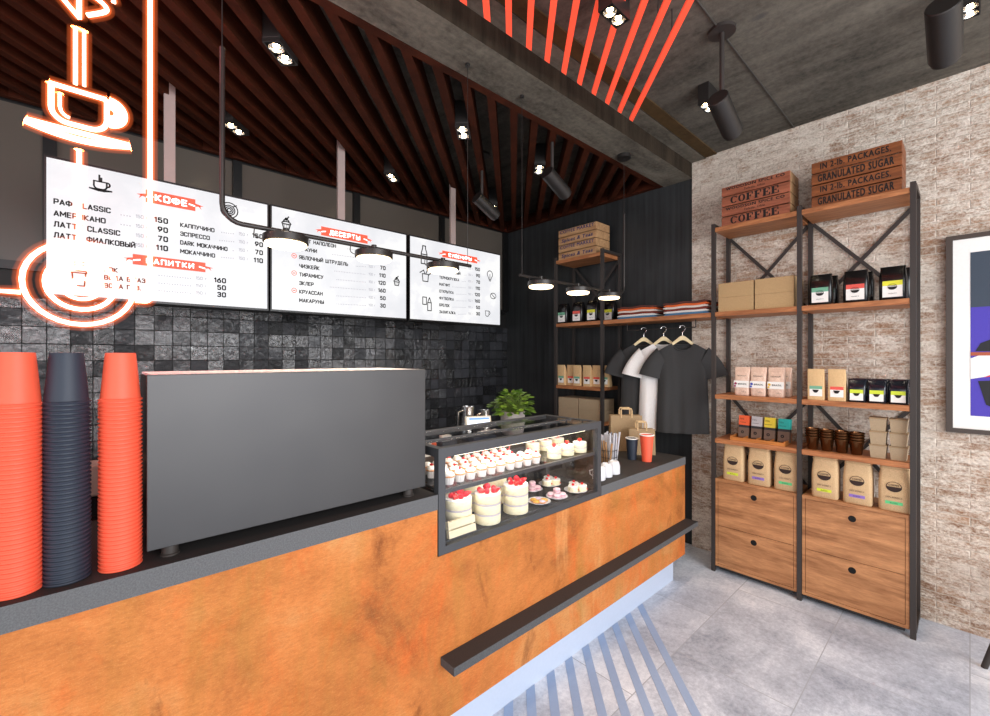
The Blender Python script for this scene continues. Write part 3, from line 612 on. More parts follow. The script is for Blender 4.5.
# ------------------------------------------------------------------ pendant lamps
LAMP = emitm('pendant_diffuser', (255,226,182), 6.5)
def pendant(label, xs, vert_x, end_x, y=1.715):
    o = thing('pendant_light', label, 'pendant lamp', ((vert_x+end_x)/2, y, 1.96), 'pendant lamps over the counter'); z = 2.014; s = 1 if end_x > vert_x else -1
    rod = [(vert_x,y,2.6),(vert_x,y,z+.06)]+[(vert_x+s*(.06-.06*math.cos(a)), y, z+.06-.06*math.sin(a)) for a in [PI/2*k/6 for k in range(1,7)]]+[(end_x,y,z)]
    MB().tube(rod, .0085, 12).build('rod', DKMET, o, smooth=True)
    MB().cyl((vert_x,y,2.6),(vert_x,y,ZC-.003),.002,n=6).cyl((end_x-s*.02,y,z),(end_x-s*.02,y,ZC-.003),.0016,n=6).build('hanging_wire', DKMET, o)
    MB().lathe([(.05,-.025),(.05,0)], 24, (vert_x,y,ZC-.003)).lathe([(.012,-.012),(.012,0)], 12, (end_x-s*.02,y,ZC-.003)).build('ceiling_plate', DKMET, o, smooth=True)
    for x in xs:
        d = MB().lathe([(1e-5,.0),(.074,0),(.078,-.003),(.078,-.026),(.072,-.029)], 36, (x,y,2.000)).build('lamp_shade', DKMET, o, smooth=True)
        MB().lathe([(.071,.004),(.071,-.006),(.066,-.010),(1e-5,-.012)], 36, (x,y,1.971)).build('diffuser', LAMP, d, smooth=True)
        MB().cyl((x,y,1.998),(x,y,2.028),.011,n=14).build('clamp', DKMET, d, smooth=True)
        MB().tube(smooth_path([(x-.105,y-.006,z),(x-.108,y-.008,z-.03),(x-.09,y-.008,z-.04),(x-.07,y-.004,z-.035)]), .0018, 6).build('cord', BLKMET, d, smooth=True)
pendant('dark three-disc pendant lamp hanging in front of the menu boards', (.526,.879,1.238), .322, 1.41)
pendant('dark three-disc pendant lamp hanging before the black panelled wall', (1.947,2.307,2.665), 2.861, 1.765)
for x in (.526,.879,1.238,1.947,2.307,2.665):
    L = bpy.data.lights.new('pendant_glow', 'SPOT'); L.energy = 5; L.color = (1,.82,.6); L.spot_size = 2.4; L.spot_blend = .9; L.shadow_soft_size = .06
    o = bpy.data.objects.new('pendant_glow', L); COL.objects.link(o); o.location = (x,1.715,1.935)

# ------------------------------------------------------------------ counter
ct = thing('service_counter', 'long service counter clad in orange rusted steel on a pale plinth', 'counter', (1.0,1.7,0))
MB().prism([(-2.6,.165),(3.07,.165),(3.07,.796),(.956,.796),(.956,.975),(-2.6,.975)], 'Y', YF, YF+.02).build('front_panel', RUST, ct)
MB().box(3.05,3.07,YF+.02,1.95,.165,.796).build('end_panel', RUST, ct)
b = MB().box(-2.6,.954,YF+.02,2.24,.165,.975).box(.956,3.05,YF+.02,1.75,.165,.796).box(.956,2.19,1.75,2.24,.165,.975).box(2.19,3.05,1.75,1.94,.165,.796); b.build('carcass', BODY, ct)
MB().box(-2.6,2.974,1.40,1.9,0,.165).build('plinth', PLINTH, ct)
MB().box(.97,3.085,1.275,YF,.382,.415,.002).build('bag_ledge', LEDGE, ct)
o = MB().prism([(-2.62,YF-.002),(.957,YF-.002),(.957,1.762),(2.2,1.762),(2.2,2.26),(-2.62,2.26)], 'Z', .9755, 1.033).build('countertop', TOPC, loc=(-.6,1.8,.975)); tag(o, 'high charcoal countertop under the coffee machine and cup stacks', 'countertop')
o = MB().prism([(2.036,YF-.002),(3.075,YF-.002),(3.075,1.96),(2.205,1.96),(2.205,1.758),(2.036,1.758)], 'Z', .7965, .85).build('countertop', TOPC, loc=(2.6,1.6,.79)); tag(o, 'low charcoal countertop under the paper bags at the counter end', 'countertop')

# coffee machine, seen from its back
cm = thing('coffee_machine', 'large boxy grey steel coffee machine with a plain back panel', 'coffee machine', (.535,1.6,1.033))
x0,x1,y0,y1 = .0995,.929,1.40,1.745
MB().box(x0+.012,x1-.012,y0+.008,y1,1.063,1.496).build('body', MACHD, cm)
MB().box(x0,x1,y0,y0+.008,1.061,1.506,.0015).build('back_panel', MACH, cm)
MB().box(x0+.0085,x0+.0115,y0+.0085,y1,1.06,1.50).build('side_panel', MACHD, cm); MB().box(x1-.0115,x1-.0085,y0+.0085,y1,1.06,1.50).build('side_panel', MACHD, cm)
MB().box(x0+.012,x1-.012,y0+.009,y1,1.496,1.5055).build('cup_tray', TRAYW, cm)
for x in (x0+.05,x1-.06):
    for y in (y0+.028,y1-.03): MB().lathe([(.022,0),(.022,.004),(.019,.006),(.019,.03)], 16, (x,y,1.033)).build('foot', BLKMET, cm, smooth=True)
for x in (.32,.74):
    g = MB().cyl((x,y1,1.33),(x,y1+.07,1.33),.035,n=18).cyl((x,y1+.07,1.34),(x,y1+.07,1.26),.034,n=18).build('group_head', STEEL, cm, smooth=True)
    MB().cyl((x,y1+.08,1.255),(x,y1+.2,1.25),.012,n=10).build('handle', BLKMET, g, smooth=True)
MB().box(x0+.06,x1-.06,y1,y1+.12,1.06,1.09).build('drip_tray', STEEL, cm)

# cup stacks
def mk_cup(m):
    def f():
        pr = [(0.0387,0),(0.0417,.0010),(0.0429,.0034),(0.0417,.0058),(0.0389,.0068)]
        pr += [(.0389-(.0389-.0298)*k/6, .0068+(.1150-.0068)*k/6) for k in range(1,7)]
        pr += [(.0292,.118),(.0275,.1182),(.027,.112),(1e-5,.112)]
        return tag(MB().lathe(pr, 44).build('paper_cup', m, smooth=True), '', 'paper cup')
    return f
stacks = [((-.124,1.425),'coral',CORAL,42,'coral stack beyond the navy stack from machine'),((-.0450,1.428),'navy',NAVY,42,'navy stack between two coral stacks'),((.0507,1.427),'coral',CORAL,42,'coral stack touching the coffee machine'),
          ((-.149,1.60),'coral',CORAL,41,'rear coral stack behind the outer front one'),((.052,1.60),'coral',CORAL,40,'rear coral stack beside the coffee machine')]
for si,((x,y),cn,m,n,where) in enumerate(stacks):
    for k in range(n):
        i = n-1-k
        if i == 0: lab = '%s cup topping the %s' % (cn, where)
        else: lab = '%s cup, %s from top, %s' % (cn, ordw(i), where)
        place('cup'+cn, mk_cup(m), (x,y,1.033+.010*k), 0, lab, 'upturned %s cups nested in the %s' % (cn, where))
# small equipment half hidden behind the cups
g = thing('coffee_grinder', 'steel grinder head on a dark cylinder, half hidden between navy and coral cups', 'coffee grinder', (.03,1.93,1.033))
MB().lathe([(.05,0),(.05,.01),(.042,.012),(.042,.07),(.03,.075)], 24, (.005,1.93,1.033)).build('cylinder_body', BLKFOIL, g, smooth=True)
MB().box(-.05,.055,1.88,1.98,1.108,1.208,.006).build('steel_head', STEELB, g)
g = thing('napkin_dispenser', 'brushed steel dispenser half hidden behind the navy cup stack', 'dispenser', (-.13,1.88,1.033))
MB().box(-.16,-.095,1.82,1.96,1.06,1.23,.006).build('shell', STEELB, g); MB().box(-.165,-.09,1.815,1.965,1.033,1.06).build('base', BLKMET, g)

# ------------------------------------------------------------------ display case
dc = thing('display_case', 'graphite framed glass cake display let into the counter', 'display case', (1.497,1.55,.80))
X0,X1,Y0,Y1,Z0,Z1 = .96,2.033,1.358,1.752,.7985,1.204
f = MB()
for x in (X0,X1-.032):
    f.box(x,x+.032,Y0,Y0+.03,Z0,Z1).box(x,x+.032,Y1-.03,Y1,Z0,Z1)
    f.box(x,x+.032,Y0+.03,Y1-.03,Z1-.034,Z1).box(x,x+.032,Y0+.03,Y1-.03,Z0,.834)
f.box(X0+.032,X1-.032,Y0,Y0+.03,Z1-.036,Z1).box(X0+.032,X1-.032,Y0,Y0+.03,Z0,.828).box(X0+.032,X1-.032,Y1-.03,Y1,Z1-.022,Z1)
f.box(X0+.032,X1-.032,Y0+.17,Y0+.182,Z1-.012,Z1)
f.build('frame', CASEMET, dc)
MB().box(X0+.032,X1-.032,Y0+.03,Y1-.03,Z0,.832).build('base_tray', LEDGE, dc)
MB().box(X0+.033,X1-.033,Y0+.008,Y0+.013,.828,Z1-.036).build('front_pane', GLASS, dc)
MB().box(X0+.033,X1-.033,Y0+.031,Y0+.169,Z1-.008,Z1-.003).box(X0+.033,X1-.033,Y0+.183,Y1-.031,Z1-.008,Z1-.003).build('top_pane', GLASS, dc)
MB().box(X0+.012,X0+.017,Y0+.031,Y1-.031,1.034,Z1-.035).build('side_pane', GLASS, dc); MB().box(X1-.017,X1-.012,Y0+.031,Y1-.031,.85,Z1-.035).build('side_pane', GLASS, dc)
sh = MB().box(X0+.034,X1-.034,Y0+.036,Y1-.034,1.031,1.037).build('glass_shelf', glassm('shelf_glass', (.8,.8,.82,1), tr=.75), dc)
MB().box(X0+.032,X1-.032,Y0+.02,Y0+.035,1.021,1.037).build('shelf_edge', CASEMET, sh)
MB().box(X0+.1,X1-.1,Y0+.032,Y0+.04,Z1-.046,Z1-.038).build('light_strip', emitm('case_led_strip', (255,240,214), 6), dc)
L = bpy.data.lights.new('case_light', 'AREA'); L.shape = 'RECTANGLE'; L.size = .9; L.size_y = .05; L.energy = 1.5; L.color = (1,.93,.82)
o = bpy.data.objects.new('case_light', L); COL.objects.link(o); o.location = (1.5,1.42,1.15); o.rotation_euler = (math.radians(28),0,0)
L = bpy.data.lights.new('case_light', 'AREA'); L.shape = 'RECTANGLE'; L.size = .9; L.size_y = .03; L.energy = .9; L.color = (1,.93,.82)
o = bpy.data.objects.new('case_light', L); COL.objects.link(o); o.location = (1.5,1.408,1.012); o.rotation_euler = (math.radians(28),0,0)

# cupcakes on the glass shelf
def mk_cupcake(kind):
    def f():
        o = thing('cupcake', '', 'cupcake')
        wob = lambda t,z: 1+.035*math.cos(t*18)
        MB().lathe([(.0165,0),(.0215,.030)], 36, wob=wob).build('baking_cup', CUPW, o)
        MB().lathe([(.0215,.029),(.0232,.031),(.0235,.034),(.021,.036)], 20).build('cake_rim', RIMO, o, smooth=True)
        sw = lambda t,z: 1+.06*math.cos(5*t+z*260)
        MB().lathe([(.0215,.0345),(.0215,.039),(.017,.045),(.010,.050),(1e-5,.0525)], 20, wob=sw).build('cream_swirl', CREAM, o, smooth=True)
        if kind == 0: MB().sphere((0,0,.0545),.0065,10,8).build('raspberry', BERRY, o, smooth=True)
        elif kind == 1:
            M = Matrix.Translation((0,0,.054)) @ Matrix.Rotation(.5,4,'Z') @ Matrix.Rotation(1.2,4,'Y')
            MB().lathe([(.0065,-.008),(.0075,-.004),(.005,.004),(1e-5,.010)], 10, M=M).build('strawberry_slice', STRAW, o, smooth=True)
        elif kind == 3:
            MB().sphere((.004,0,.0535),.0055,10,8).build('raspberry', BERRY, o, smooth=True)
            MB().bar((-.004,.002,.045),(-.006,.004,.085),.005,.005).build('wafer_stick', PINKST, o)
        return o
    return f
kd = ['vanilla cupcake with a raspberry','vanilla cupcake with a strawberry slice','plain vanilla cupcake','vanilla cupcake with raspberry and pink wafer']
rows = ['front row','second row','third row','back row']
pat = [[2,0,1,2,0,1,2,0,1,0],[0,1,0,2,1,0,1,0,2,0],[1,0,2,0,1,3,0,1,3,0],[2,0,1,2,3,0,3,3,0,1]]
for r in range(4):
    for k in range(10):
        if r == 3 and k > 8: continue
        if r >= 2 and k > 8: continue
        x = 1.064+.0578*k+(.02 if r % 2 else 0)+R.uniform(-.003,.003); y = 1.432+.064*r+R.uniform(-.003,.003); q = pat[r][k]
        place('cc%d'%q, mk_cupcake(q), (x,y,1.0375), R.uniform(0,6), '%s, %s from the machine end of the %s' % (kd[q], ordw(k), rows[r]), 'cupcakes on the glass shelf')
def berry(mb, c, r):
    mb.sphere(c, r*.8, 10, 8)
    for j in range(5):
        ph = PI*(j+.5)/5
        for i in range(7):
            t = 2*PI*(i+.5*(j%2))/7; mb.sphere((c[0]+math.sin(ph)*math.cos(t)*r*.68, c[1]+math.sin(ph)*math.sin(t)*r*.68, c[2]+math.cos(ph)*r*.68), r*.38, 6, 4)
def mk_layercake(rad, hh, layers, top):
    def f():
        o = thing('cake', '', 'cake'); lh = hh/layers
        for i in range(layers):
            z = i*lh; MB().lathe([(rad*.98,z+.001),(rad,z+.003),(rad,z+lh*.80),(rad*.98,z+lh*.84)], 36).build('sponge_layer', SPONGE, o, smooth=True)
            if i < layers-1: MB().lathe([(rad*.95,z+lh*.83),(rad*1.0,z+lh*.87),(rad*1.0,z+lh*.97),(rad*.95,z+lh*1.01)], 36, wob=lambda t,z: 1+.012*math.sin(9*t+z*300)).build('cream_layer', CRFILL, o, smooth=True)
        MB().lathe([(rad*.99,hh-lh*.18),(rad*1.005,hh-lh*.1),(rad*.97,hh-.001),(1e-5,hh)], 36).build('icing', CREAM, o, smooth=True)
        if top == 'berries':
            for (a,q,rr) in ((.2,.55,.0115),(1.5,.55,.0125),(2.9,.6,.0115),(4.3,.6,.012),(5.3,.55,.012)):
                b = MB(); berry(b, (math.cos(a)*rad*q, math.sin(a)*rad*q, hh+rr*.75), rr); b.build('raspberry', BERRY, o, smooth=True)
            b = MB(); berry(b, (0,-.002,hh+.022), .0125); b.build('raspberry', BERRY, o, smooth=True)
            for a in (-.6,3.6):
                M = Matrix.Translation((math.cos(a)*rad*.7, math.sin(a)*rad*.7, hh+.009)) @ Matrix.Rotation(a,4,'Z') @ Matrix.Rotation(1.25,4,'Y')
                MB().lathe([(.010,-.012),(.012,-.005),(.008,.008),(1e-5,.02)], 12, M=M).build('strawberry', STRAW, o, smooth=True)
            MB().sphere((-.018,.022,hh+.007), .008, 10, 6).build('cream_dab', CREAM, o, smooth=True)
        elif top == 'straw':
            s_ = MB().lathe([(1e-5,0),(.006,.002),(.0115,.010),(.0105,.018),(1e-5,.0215)], 14, (0,0,hh-.001)).build('strawberry', STRAW, o, smooth=True)
            lf = MB()
            for i in range(6):
                a = i*PI/3; lf.add([(0,0,hh+.021),(math.cos(a-.35)*.005,math.sin(a-.35)*.005,hh+.0225),(math.cos(a)*.0095,math.sin(a)*.0095,hh+.0195),(math.cos(a+.35)*.005,math.sin(a+.35)*.005,hh+.0225)], [(0,1,2,3)])
            lf.build('strawberry_leaf', LEAFG, s_)
        else:
            MB().lathe([(1e-5,0),(.005,.001),(.0085,.006),(.005,.011),(1e-5,.012)], 12, (0,0,hh-.001)).build('strawberry', STRAW, o, smooth=True)
            MB().lathe([(1e-5,0),(.005,.001),(.007,.005),(1e-5,.010)], 10, (rad*.8,-rad*.55,hh*.25)).build('strawberry', STRAW, o, smooth=True)
        return o
    return f
big = mk_layercake(.058,.132,3,'berries')
for (x,y),lab in (((1.135,1.465),'behind the pale slatted crate'),((1.275,1.435),'in the middle of the front three'),((1.455,1.438),'nearest the plates of small cakes')): place('big', big, (x,y,.832), R.uniform(-.4,.4), 'tall three-layer naked cake with raspberries, front row, '+lab, 'tall naked cakes')
for (x,y),lab in (((1.19,1.61),'nearest the machine end'),((1.335,1.61),'in the middle'),((1.48,1.61),'nearest the small cakes')): place('big', big, (x,y,.832), R.uniform(0,6), 'tall naked cake with raspberries in the back row, '+lab, 'tall naked cakes')
mid = mk_layercake(.037,.056,2,'straw')
for i,x in enumerate((1.731,1.837,1.947)): place('mid', mid, (x,1.437,1.0375), R.uniform(0,6), 'small two-layer cake topped with a strawberry, %s of the front three' % ['first','middle','last'][i], 'small strawberry cakes')
for i,x in enumerate((1.742,1.848,1.952)): place('mid', mid, (x,1.595,1.0375), R.uniform(0,6), 'small two-layer strawberry cake in the back row, %s' % ['beside the cupcakes','middle one','nearest the counter end'][i], 'small strawberry cakes')
# plates on the case floor
def mk_plate(rad):
    def f(): return tag(MB().lathe([(rad*.55,0),(rad*.6,.003),(rad,.011),(rad*.99,.0125),(rad*.62,.006),(1e-5,.005)], 36).build('plate', WHITE, smooth=True), '', 'plate')
    return f
mini = mk_layercake(.026,.034,1,'mini')
def mk_mac(a, b):
    def f():
        o = thing('macaron', '', 'macaron')
        MB().lathe([(.016,0),(.0185,.003),(.0185,.007),(.017,.008)], 20).build('shell', a, o, smooth=True); MB().lathe([(.016,.008),(.0175,.009),(.0175,.011),(.016,.012)], 20).build('filling', b, o, smooth=True)
        MB().lathe([(.017,.012),(.0185,.013),(.018,.018),(.012,.022),(1e-5,.023)], 20).build('shell', a, o, smooth=True); return o
    return f
plates = [((1.905,1.432),.062,'small','front plate of small cakes'),((1.89,1.60),.062,'small','rear plate of small cakes'),((1.747,1.432),.056,'mac','front plate of pink macarons'),((1.745,1.60),.056,'mac','rear plate of pink macarons'),((1.622,1.442),.058,'pas','plate of yellow pastries')]
for (x,y),rad,kind,lab in plates:
    place('plate%.3f'%rad, mk_plate(rad), (x,y,.832), 0, 'round white '+lab, 'white plates in the display')
    if kind == 'small':
        for i,(a,b) in enumerate(((-.031,-.006),(.02,-.026),(.02,.028))): place('mini', mini, (x+a,y+b,.838), R.uniform(-.6,.4), 'little white cake with strawberry on the %s, %s' % (lab, ['end nearest machine','front one','back one'][i]), 'little cakes on plates')
    elif kind == 'mac':
        for i,(a,b) in enumerate(((-.02,-.018),(.02,-.02),(-.022,.02),(.02,.02),(0,0))): place('mac', mk_mac(PINKM,PINKF), (x+a,y+b,.838+(.023 if i == 4 else 0)), 0, 'pink macaron on the %s, %s' % (lab, ['front one by the machine side','front one by the wall side','back one by the machine side','back one by the wall side','on top of the others'][i]), 'pink macarons')
    else:
        for i,(a,b) in enumerate(((-.028,-.008),(-.005,-.026),(.022,-.014),(.012,.018),(-.016,.022))):
            def mk_p(m):
                def f():
                    o = thing('pastry', '', 'pastry'); MB().lathe([(.013,0),(.018,.006),(.017,.009)], 14, sx=1.1).build('crust', RIMO, o, smooth=True); MB().lathe([(.017,.0085),(.013,.013),(1e-5,.015)], 14, sx=1.1).build('topping', m, o, smooth=True); return o
                return f
            place('pas%d'%(i%2), mk_p(YPAS if i%2 == 0 else LILAC), (x+a,y+b,.838), i, '%s tartlet, %s round the plate of pastries' % (['golden','lilac'][i%2], ordw(i)), 'tartlets on the plate')
cr = thing('slatted_crate', 'small pale slatted wooden crate leaning by the first tall cake', 'crate', (1.115,1.395,.832))
Mc = Matrix.Translation((1.03,1.383,.834)) @ Matrix.Rotation(math.radians(-9),4,'X')
for z in (.002,.036): MB().box(0,.138,0,.008,z,z+.029,.001,M=Mc).build('front_slat', PALEW, cr)
for z in (.002,.036): MB().box(0,.138,.014,.019,z,z+.029,M=Mc).build('back_slat', PALEW, cr)
for x in (.004,.122): MB().box(x,x+.012,.008,.014,0,.066,M=Mc).build('post', PALEW, cr)

# ------------------------------------------------------------------ things on the worktop behind the case
p = thing('card_terminal', 'till screen glowing white and blue on a dark base behind the case', 'till', (1.79,2.08,1.033))
MB().box(1.70,1.88,2.03,2.16,1.034,1.062,.003).build('base', plain('slate_plastic', (60,66,80), .4), p); MB().bar((1.79,2.1,1.06),(1.79,2.12,1.13),.03,.03).build('stem', BLKMET, p)
Ms = Matrix.Translation((1.765,2.07,1.152)) @ Matrix.Rotation(-.45,4,'Z') @ Matrix.Rotation(math.radians(-18),4,'X')
s = MB().box(-.083,.083,0,.012,-.035,.035,.002,M=Ms).build('screen_housing', plain('cream_plastic', (196,188,166), .4), p)
q = MB(); q.add([tuple(Ms @ Vector(v)) for v in ((-.072,-.001,-.026),(.072,-.001,-.026),(.072,-.001,.026),(-.072,-.001,.026))], [(0,1,2,3)]); q.build('screen', emitm('till_screen', (220,232,250), 1.0), s)
q = MB(); q.add([tuple(Ms @ Vector(v)) for v in ((-.06,-.002,.010),(.07,-.002,.010),(.07,-.002,.024),(-.06,-.002,.024))], [(0,1,2,3)]); q.build('screen_header', emitm('till_blue', (92,130,214), 1), s)
MB().box(1.72,1.87,2.01,2.03,1.085,1.10).build('keypad', PAPER, p)
pr_ = thing('receipt_printer', 'small dark receipt printer with paper seen through the case top', 'printer', (1.42,1.95,1.033)); MB().box(1.37,1.47,1.90,2.0,1.034,1.10,.006).build('casing', plain('graphite_plastic', (62,66,74), .4), pr_); MB().box(1.39,1.45,1.93,1.96,1.10,1.125).build('paper_roll', PAPER, pr_)
bx = thing('carton', 'small white carton with orange ends seen through the case top', 'carton', (1.26,1.95,1.033)); MB().box(1.19,1.33,1.91,1.99,1.034,1.10).build('card_body', PAPER, bx); MB().box(1.186,1.215,1.908,1.992,1.033,1.101).box(1.305,1.334,1.908,1.992,1.033,1.101).build('printed_end', CO, bx)
for i,(x,y,hh,rr,lab) in enumerate(((1.78,2.19,.20,.05,'taller polished steel milk jug behind the till'),(1.905,2.17,.17,.04,'shorter polished steel milk jug beside the plant pot'))):
    o = thing('milk_jug', lab, 'milk jug', (x,y,1.033), 'steel milk jugs'); MB().lathe([(rr,0),(rr*1.05,.01),(rr,.05),(rr*.72,hh*.72),(rr*.8,hh),(rr*.76,hh),(rr*.68,hh*.7)], 24, (x,y,1.034)).build('jug_body', STEEL, o, smooth=True)
    MB().tube([(x-rr*.75,y,1.033+hh*.9),(x-rr*1.6,y,1.033+hh*.85),(x-rr*1.65,y,1.033+hh*.4),(x-rr*.98,y,1.033+hh*.25)], .006, 8).build('handle', STEEL, o, smooth=True)
pl = thing('potted_plant', 'bushy green leafy plant in a grey concrete pot behind the case', 'potted plant', (2.085,2.09,1.033))
px, py = 2.085,2.09
MB().lathe([(.062,0),(.07,.006),(.080,.05),(.083,.155),(.078,.155),(.075,.135),(1e-5,.135)], 32, (px,py,1.034)).build('pot', m_concrete('grey_pot_concrete', (150,142,140), (206,198,194), (4,4,4), .1), pl, smooth=True)
MB().lathe([(.074,.137),(1e-5,.142)], 24, (px,py,1.034)).build('soil', plain('dark_soil', (40,30,24), .95), pl)
lv = MB(); st = MB(); LF = NT('glossy_green_leaf'); v = LF.noise(LF.coord(), 14, 2); LF.set(Base_Color=LF.ramp(v, [(.35, lin((52,84,26))), (.65, lin((116,148,52)))]), Roughness=.35)
for i in range(170):
    a = R.uniform(0,2*PI); el = R.uniform(-.15,1.35); rr = R.uniform(.09,.15)
    tip = Vector((px+math.cos(a)*math.cos(el)*rr, py+math.sin(a)*math.cos(el)*rr, 1.205+math.sin(el)*rr*.78)); base = Vector((px+math.cos(a)*.02, py+math.sin(a)*.02, 1.17))
    st.tube([base, (base+tip)/2+Vector((0,0,.02)), tip], .0013, 5)
    d = Vector((math.cos(a)*math.cos(el), math.sin(a)*math.cos(el), math.sin(el)*.5-.35)).normalized(); sd = d.cross(Vector((0,0,1))).normalized()*(1 if R.random() < .5 else -1); up = sd.cross(d); Lh = R.uniform(.038,.06); w = Lh*.36
    sd = (sd+up*R.uniform(-.5,.5)).normalized(); ring = [(0,0),(.2,.6),(.45,1),(.7,.75),(1,0)]
    vs = [tip+d*Lh*q+up*(.10*Lh*math.sin(q*PI)) for q,_ in ring]; k = len(vs)
    vs += [tip+d*Lh*q+sd*w*s_-up*.0*q for q,s_ in ring[1:4]]; vs += [tip+d*Lh*q-sd*w*s_ for q,s_ in ring[1:4]]
    lv.add(vs, [(0,1,5),(1,2,6,5),(2,3,7,6),(3,4,7),(0,8,1),(1,8,9,2),(2,9,10,3),(3,10,4)])
lv.build('foliage', LF.m, pl, smooth=True, fix=False); st.build('stems', LEAFG, pl)

# ------------------------------------------------------------------ things on the low countertop
ZR = .8505
def paper_bag(name, label, w, d, hh, loc, rz):
    o = thing('paper_bag', label, 'paper bag', (0,0,0), 'kraft paper bags')
    secs = []
    for q,(ww,dd) in ((0,(1,1)),(.03,(1,1)),(.5,(.99,.85)),(1,(.985,.72))):
        x = w/2*ww; y = d/2*dd; secs.append([(-x,-y,hh*q),(0,-y*1.0,hh*q),(x,-y,hh*q),(x,0 if q < .1 else 0,hh*q),(x,y,hh*q),(0,y,hh*q),(-x,y,hh*q),(-x,0,hh*q)])
    for s_ in secs[1:]:
        q = s_[0][2]/hh; s_[3] = (s_[3][0]-.3*d*q,0,s_[3][2]); s_[7] = (s_[7][0]+.3*d*q,0,s_[7][2])
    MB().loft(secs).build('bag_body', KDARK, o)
    for s_ in (-1,1):
        y = s_*d/2*.72
        MB().tube([(-w*.17,y,hh*.93),(-w*.17,y,hh+.035),(-w*.15,y,hh+.05),(w*.15,y,hh+.05),(w*.17,y,hh+.035),(w*.17,y,hh*.93)], .006, 6).build('handle', KRAFT, o)
    return put(o, loc, rz)
RZC = math.radians(-47.4+0)   # turned so the broad face looks out over the counter end
paper_bag('big','larger kraft paper bag with loop handles standing at the back',.235,.09,.265,(2.965,1.765,ZR),math.radians(-46))
paper_bag('small','smaller kraft paper bag standing in front of the larger one',.185,.075,.185,(2.925,1.615,ZR),math.radians(-46))
def takeaway(label, m, r0, r1, hh, loc):
    o = thing('takeaway_cup', label, 'takeaway cup', loc, 'takeaway cups'); x,y,z = loc
    MB().lathe([(r0,0),(r1*.98,hh*.97),(r1*.93,hh*.97),(r0*.9,hh*.1),(1e-5,hh*.1)], 32, loc).build('cup_body', m, o, smooth=True)
    MB().tube([(x+math.cos(a)*r1,y+math.sin(a)*r1,z+hh*.975) for a in [2*PI*i/32 for i in range(32)]], .0038, 8, True).build('rim', PAPER, o, smooth=True)
takeaway('navy takeaway cup with a white rim in front of the small bag', NAVY, .029,.041,.148,(2.73,1.575,ZR))
takeaway('taller coral takeaway cup with a white rim', CORAL, .031,.046,.182,(2.752,1.478,ZR))
def mk_wc():
    o = thing('espresso_cup', '', 'cup'); MB().lathe([(.034,0),(.037,.003),(.036,.05),(.030,.072),(.024,.077),(.020,.078),(.019,.074),(1e-5,.074)], 28).build('cup_body', WHITE, o, smooth=True)
    MB().tube([(.035,.0,.018),(.052,0,.024),(.054,0,.044),(.034,0,.054)], .004, 8).build('handle', WHITE, o, smooth=True); return o
for i,(x,y) in enumerate(((2.135,1.44),(2.222,1.45),(2.312,1.455))): place('wc', mk_wc, (x,y,ZR), 1.9, 'white upturned espresso cup, %s' % ['beside the display case','middle of the three','nearest the counter end'][i], 'upturned espresso cups')
jr = thing('cut_glass_jar', 'wide fluted glass jar standing just behind the display case end', 'jar', (2.17,1.63,ZR))
MB().lathe([(.045,0),(.062,.012),(.074,.06),(.078,.13),(.074,.135),(.07,.06),(.055,.02),(1e-5,.014)], 40, (2.17,1.63,ZR), wob=lambda t,z: 1+.05*abs(math.sin(6*t))).build('jar_body', JARGL, jr, smooth=True)
sh_ = thing('straw_holder', 'black wire holder packed with silver and wooden sticks', 'straw holder', (2.455,1.585,ZR))
hx, hy = 2.455,1.585
wb = MB()
for z in (.004,.06,.105): wb.tube([(hx+math.cos(a)*.055,hy+math.sin(a)*.055,ZR+z) for a in [2*PI*i/24 for i in range(24)]], .002, 6, True)
for i in range(10):
    a = 2*PI*i/10; wb.cyl((hx+math.cos(a)*.055,hy+math.sin(a)*.055,ZR+.002),(hx+math.cos(a)*.055,hy+math.sin(a)*.055,ZR+.106),.0016,n=6)
wb.build('wire_basket', BLKMET, sh_); MB().lathe([(.053,0),(.053,.006)], 24, (hx,hy,ZR)).build('base_plate', BLKMET, sh_)
SILV = plain('silver_wrapper', (214,214,220), .35, .2); SILD = plain('dark_silver_wrapper', (130,130,138), .35, .3)
for i in range(30):
    gx = (i % 6-2.5)*.0145; gy = (i//6-2)*.0165; wood = i % 6 == 0
    lx, ly = R.uniform(-.012,.012)+gx*.45, R.uniform(-.012,.012)+gy*.3; L_ = R.uniform(.185,.22)*(.8 if wood else 1)
    o = MB().bar((hx+gx,hy+gy,ZR+.008),(hx+gx+lx,hy+gy+ly,ZR+L_),.0105,.007).build('wooden_stirrer' if wood else 'wrapped_straw', CRATEF if wood else (SILV if i % 3 else SILD), loc=(hx+gx,hy+gy,ZR))
    tag(o, 'thin %s upright in the black wire holder' % ('pale wooden stirrer' if wood else ('bright silver wrapped straw' if i % 3 else 'dark silver wrapped straw')), 'stirrer' if wood else 'straw', 'pale wooden stirrers in the wire holder' if wood else ('bright wrapped straws in the wire holder' if i % 3 else 'dark wrapped straws in the wire holder'))

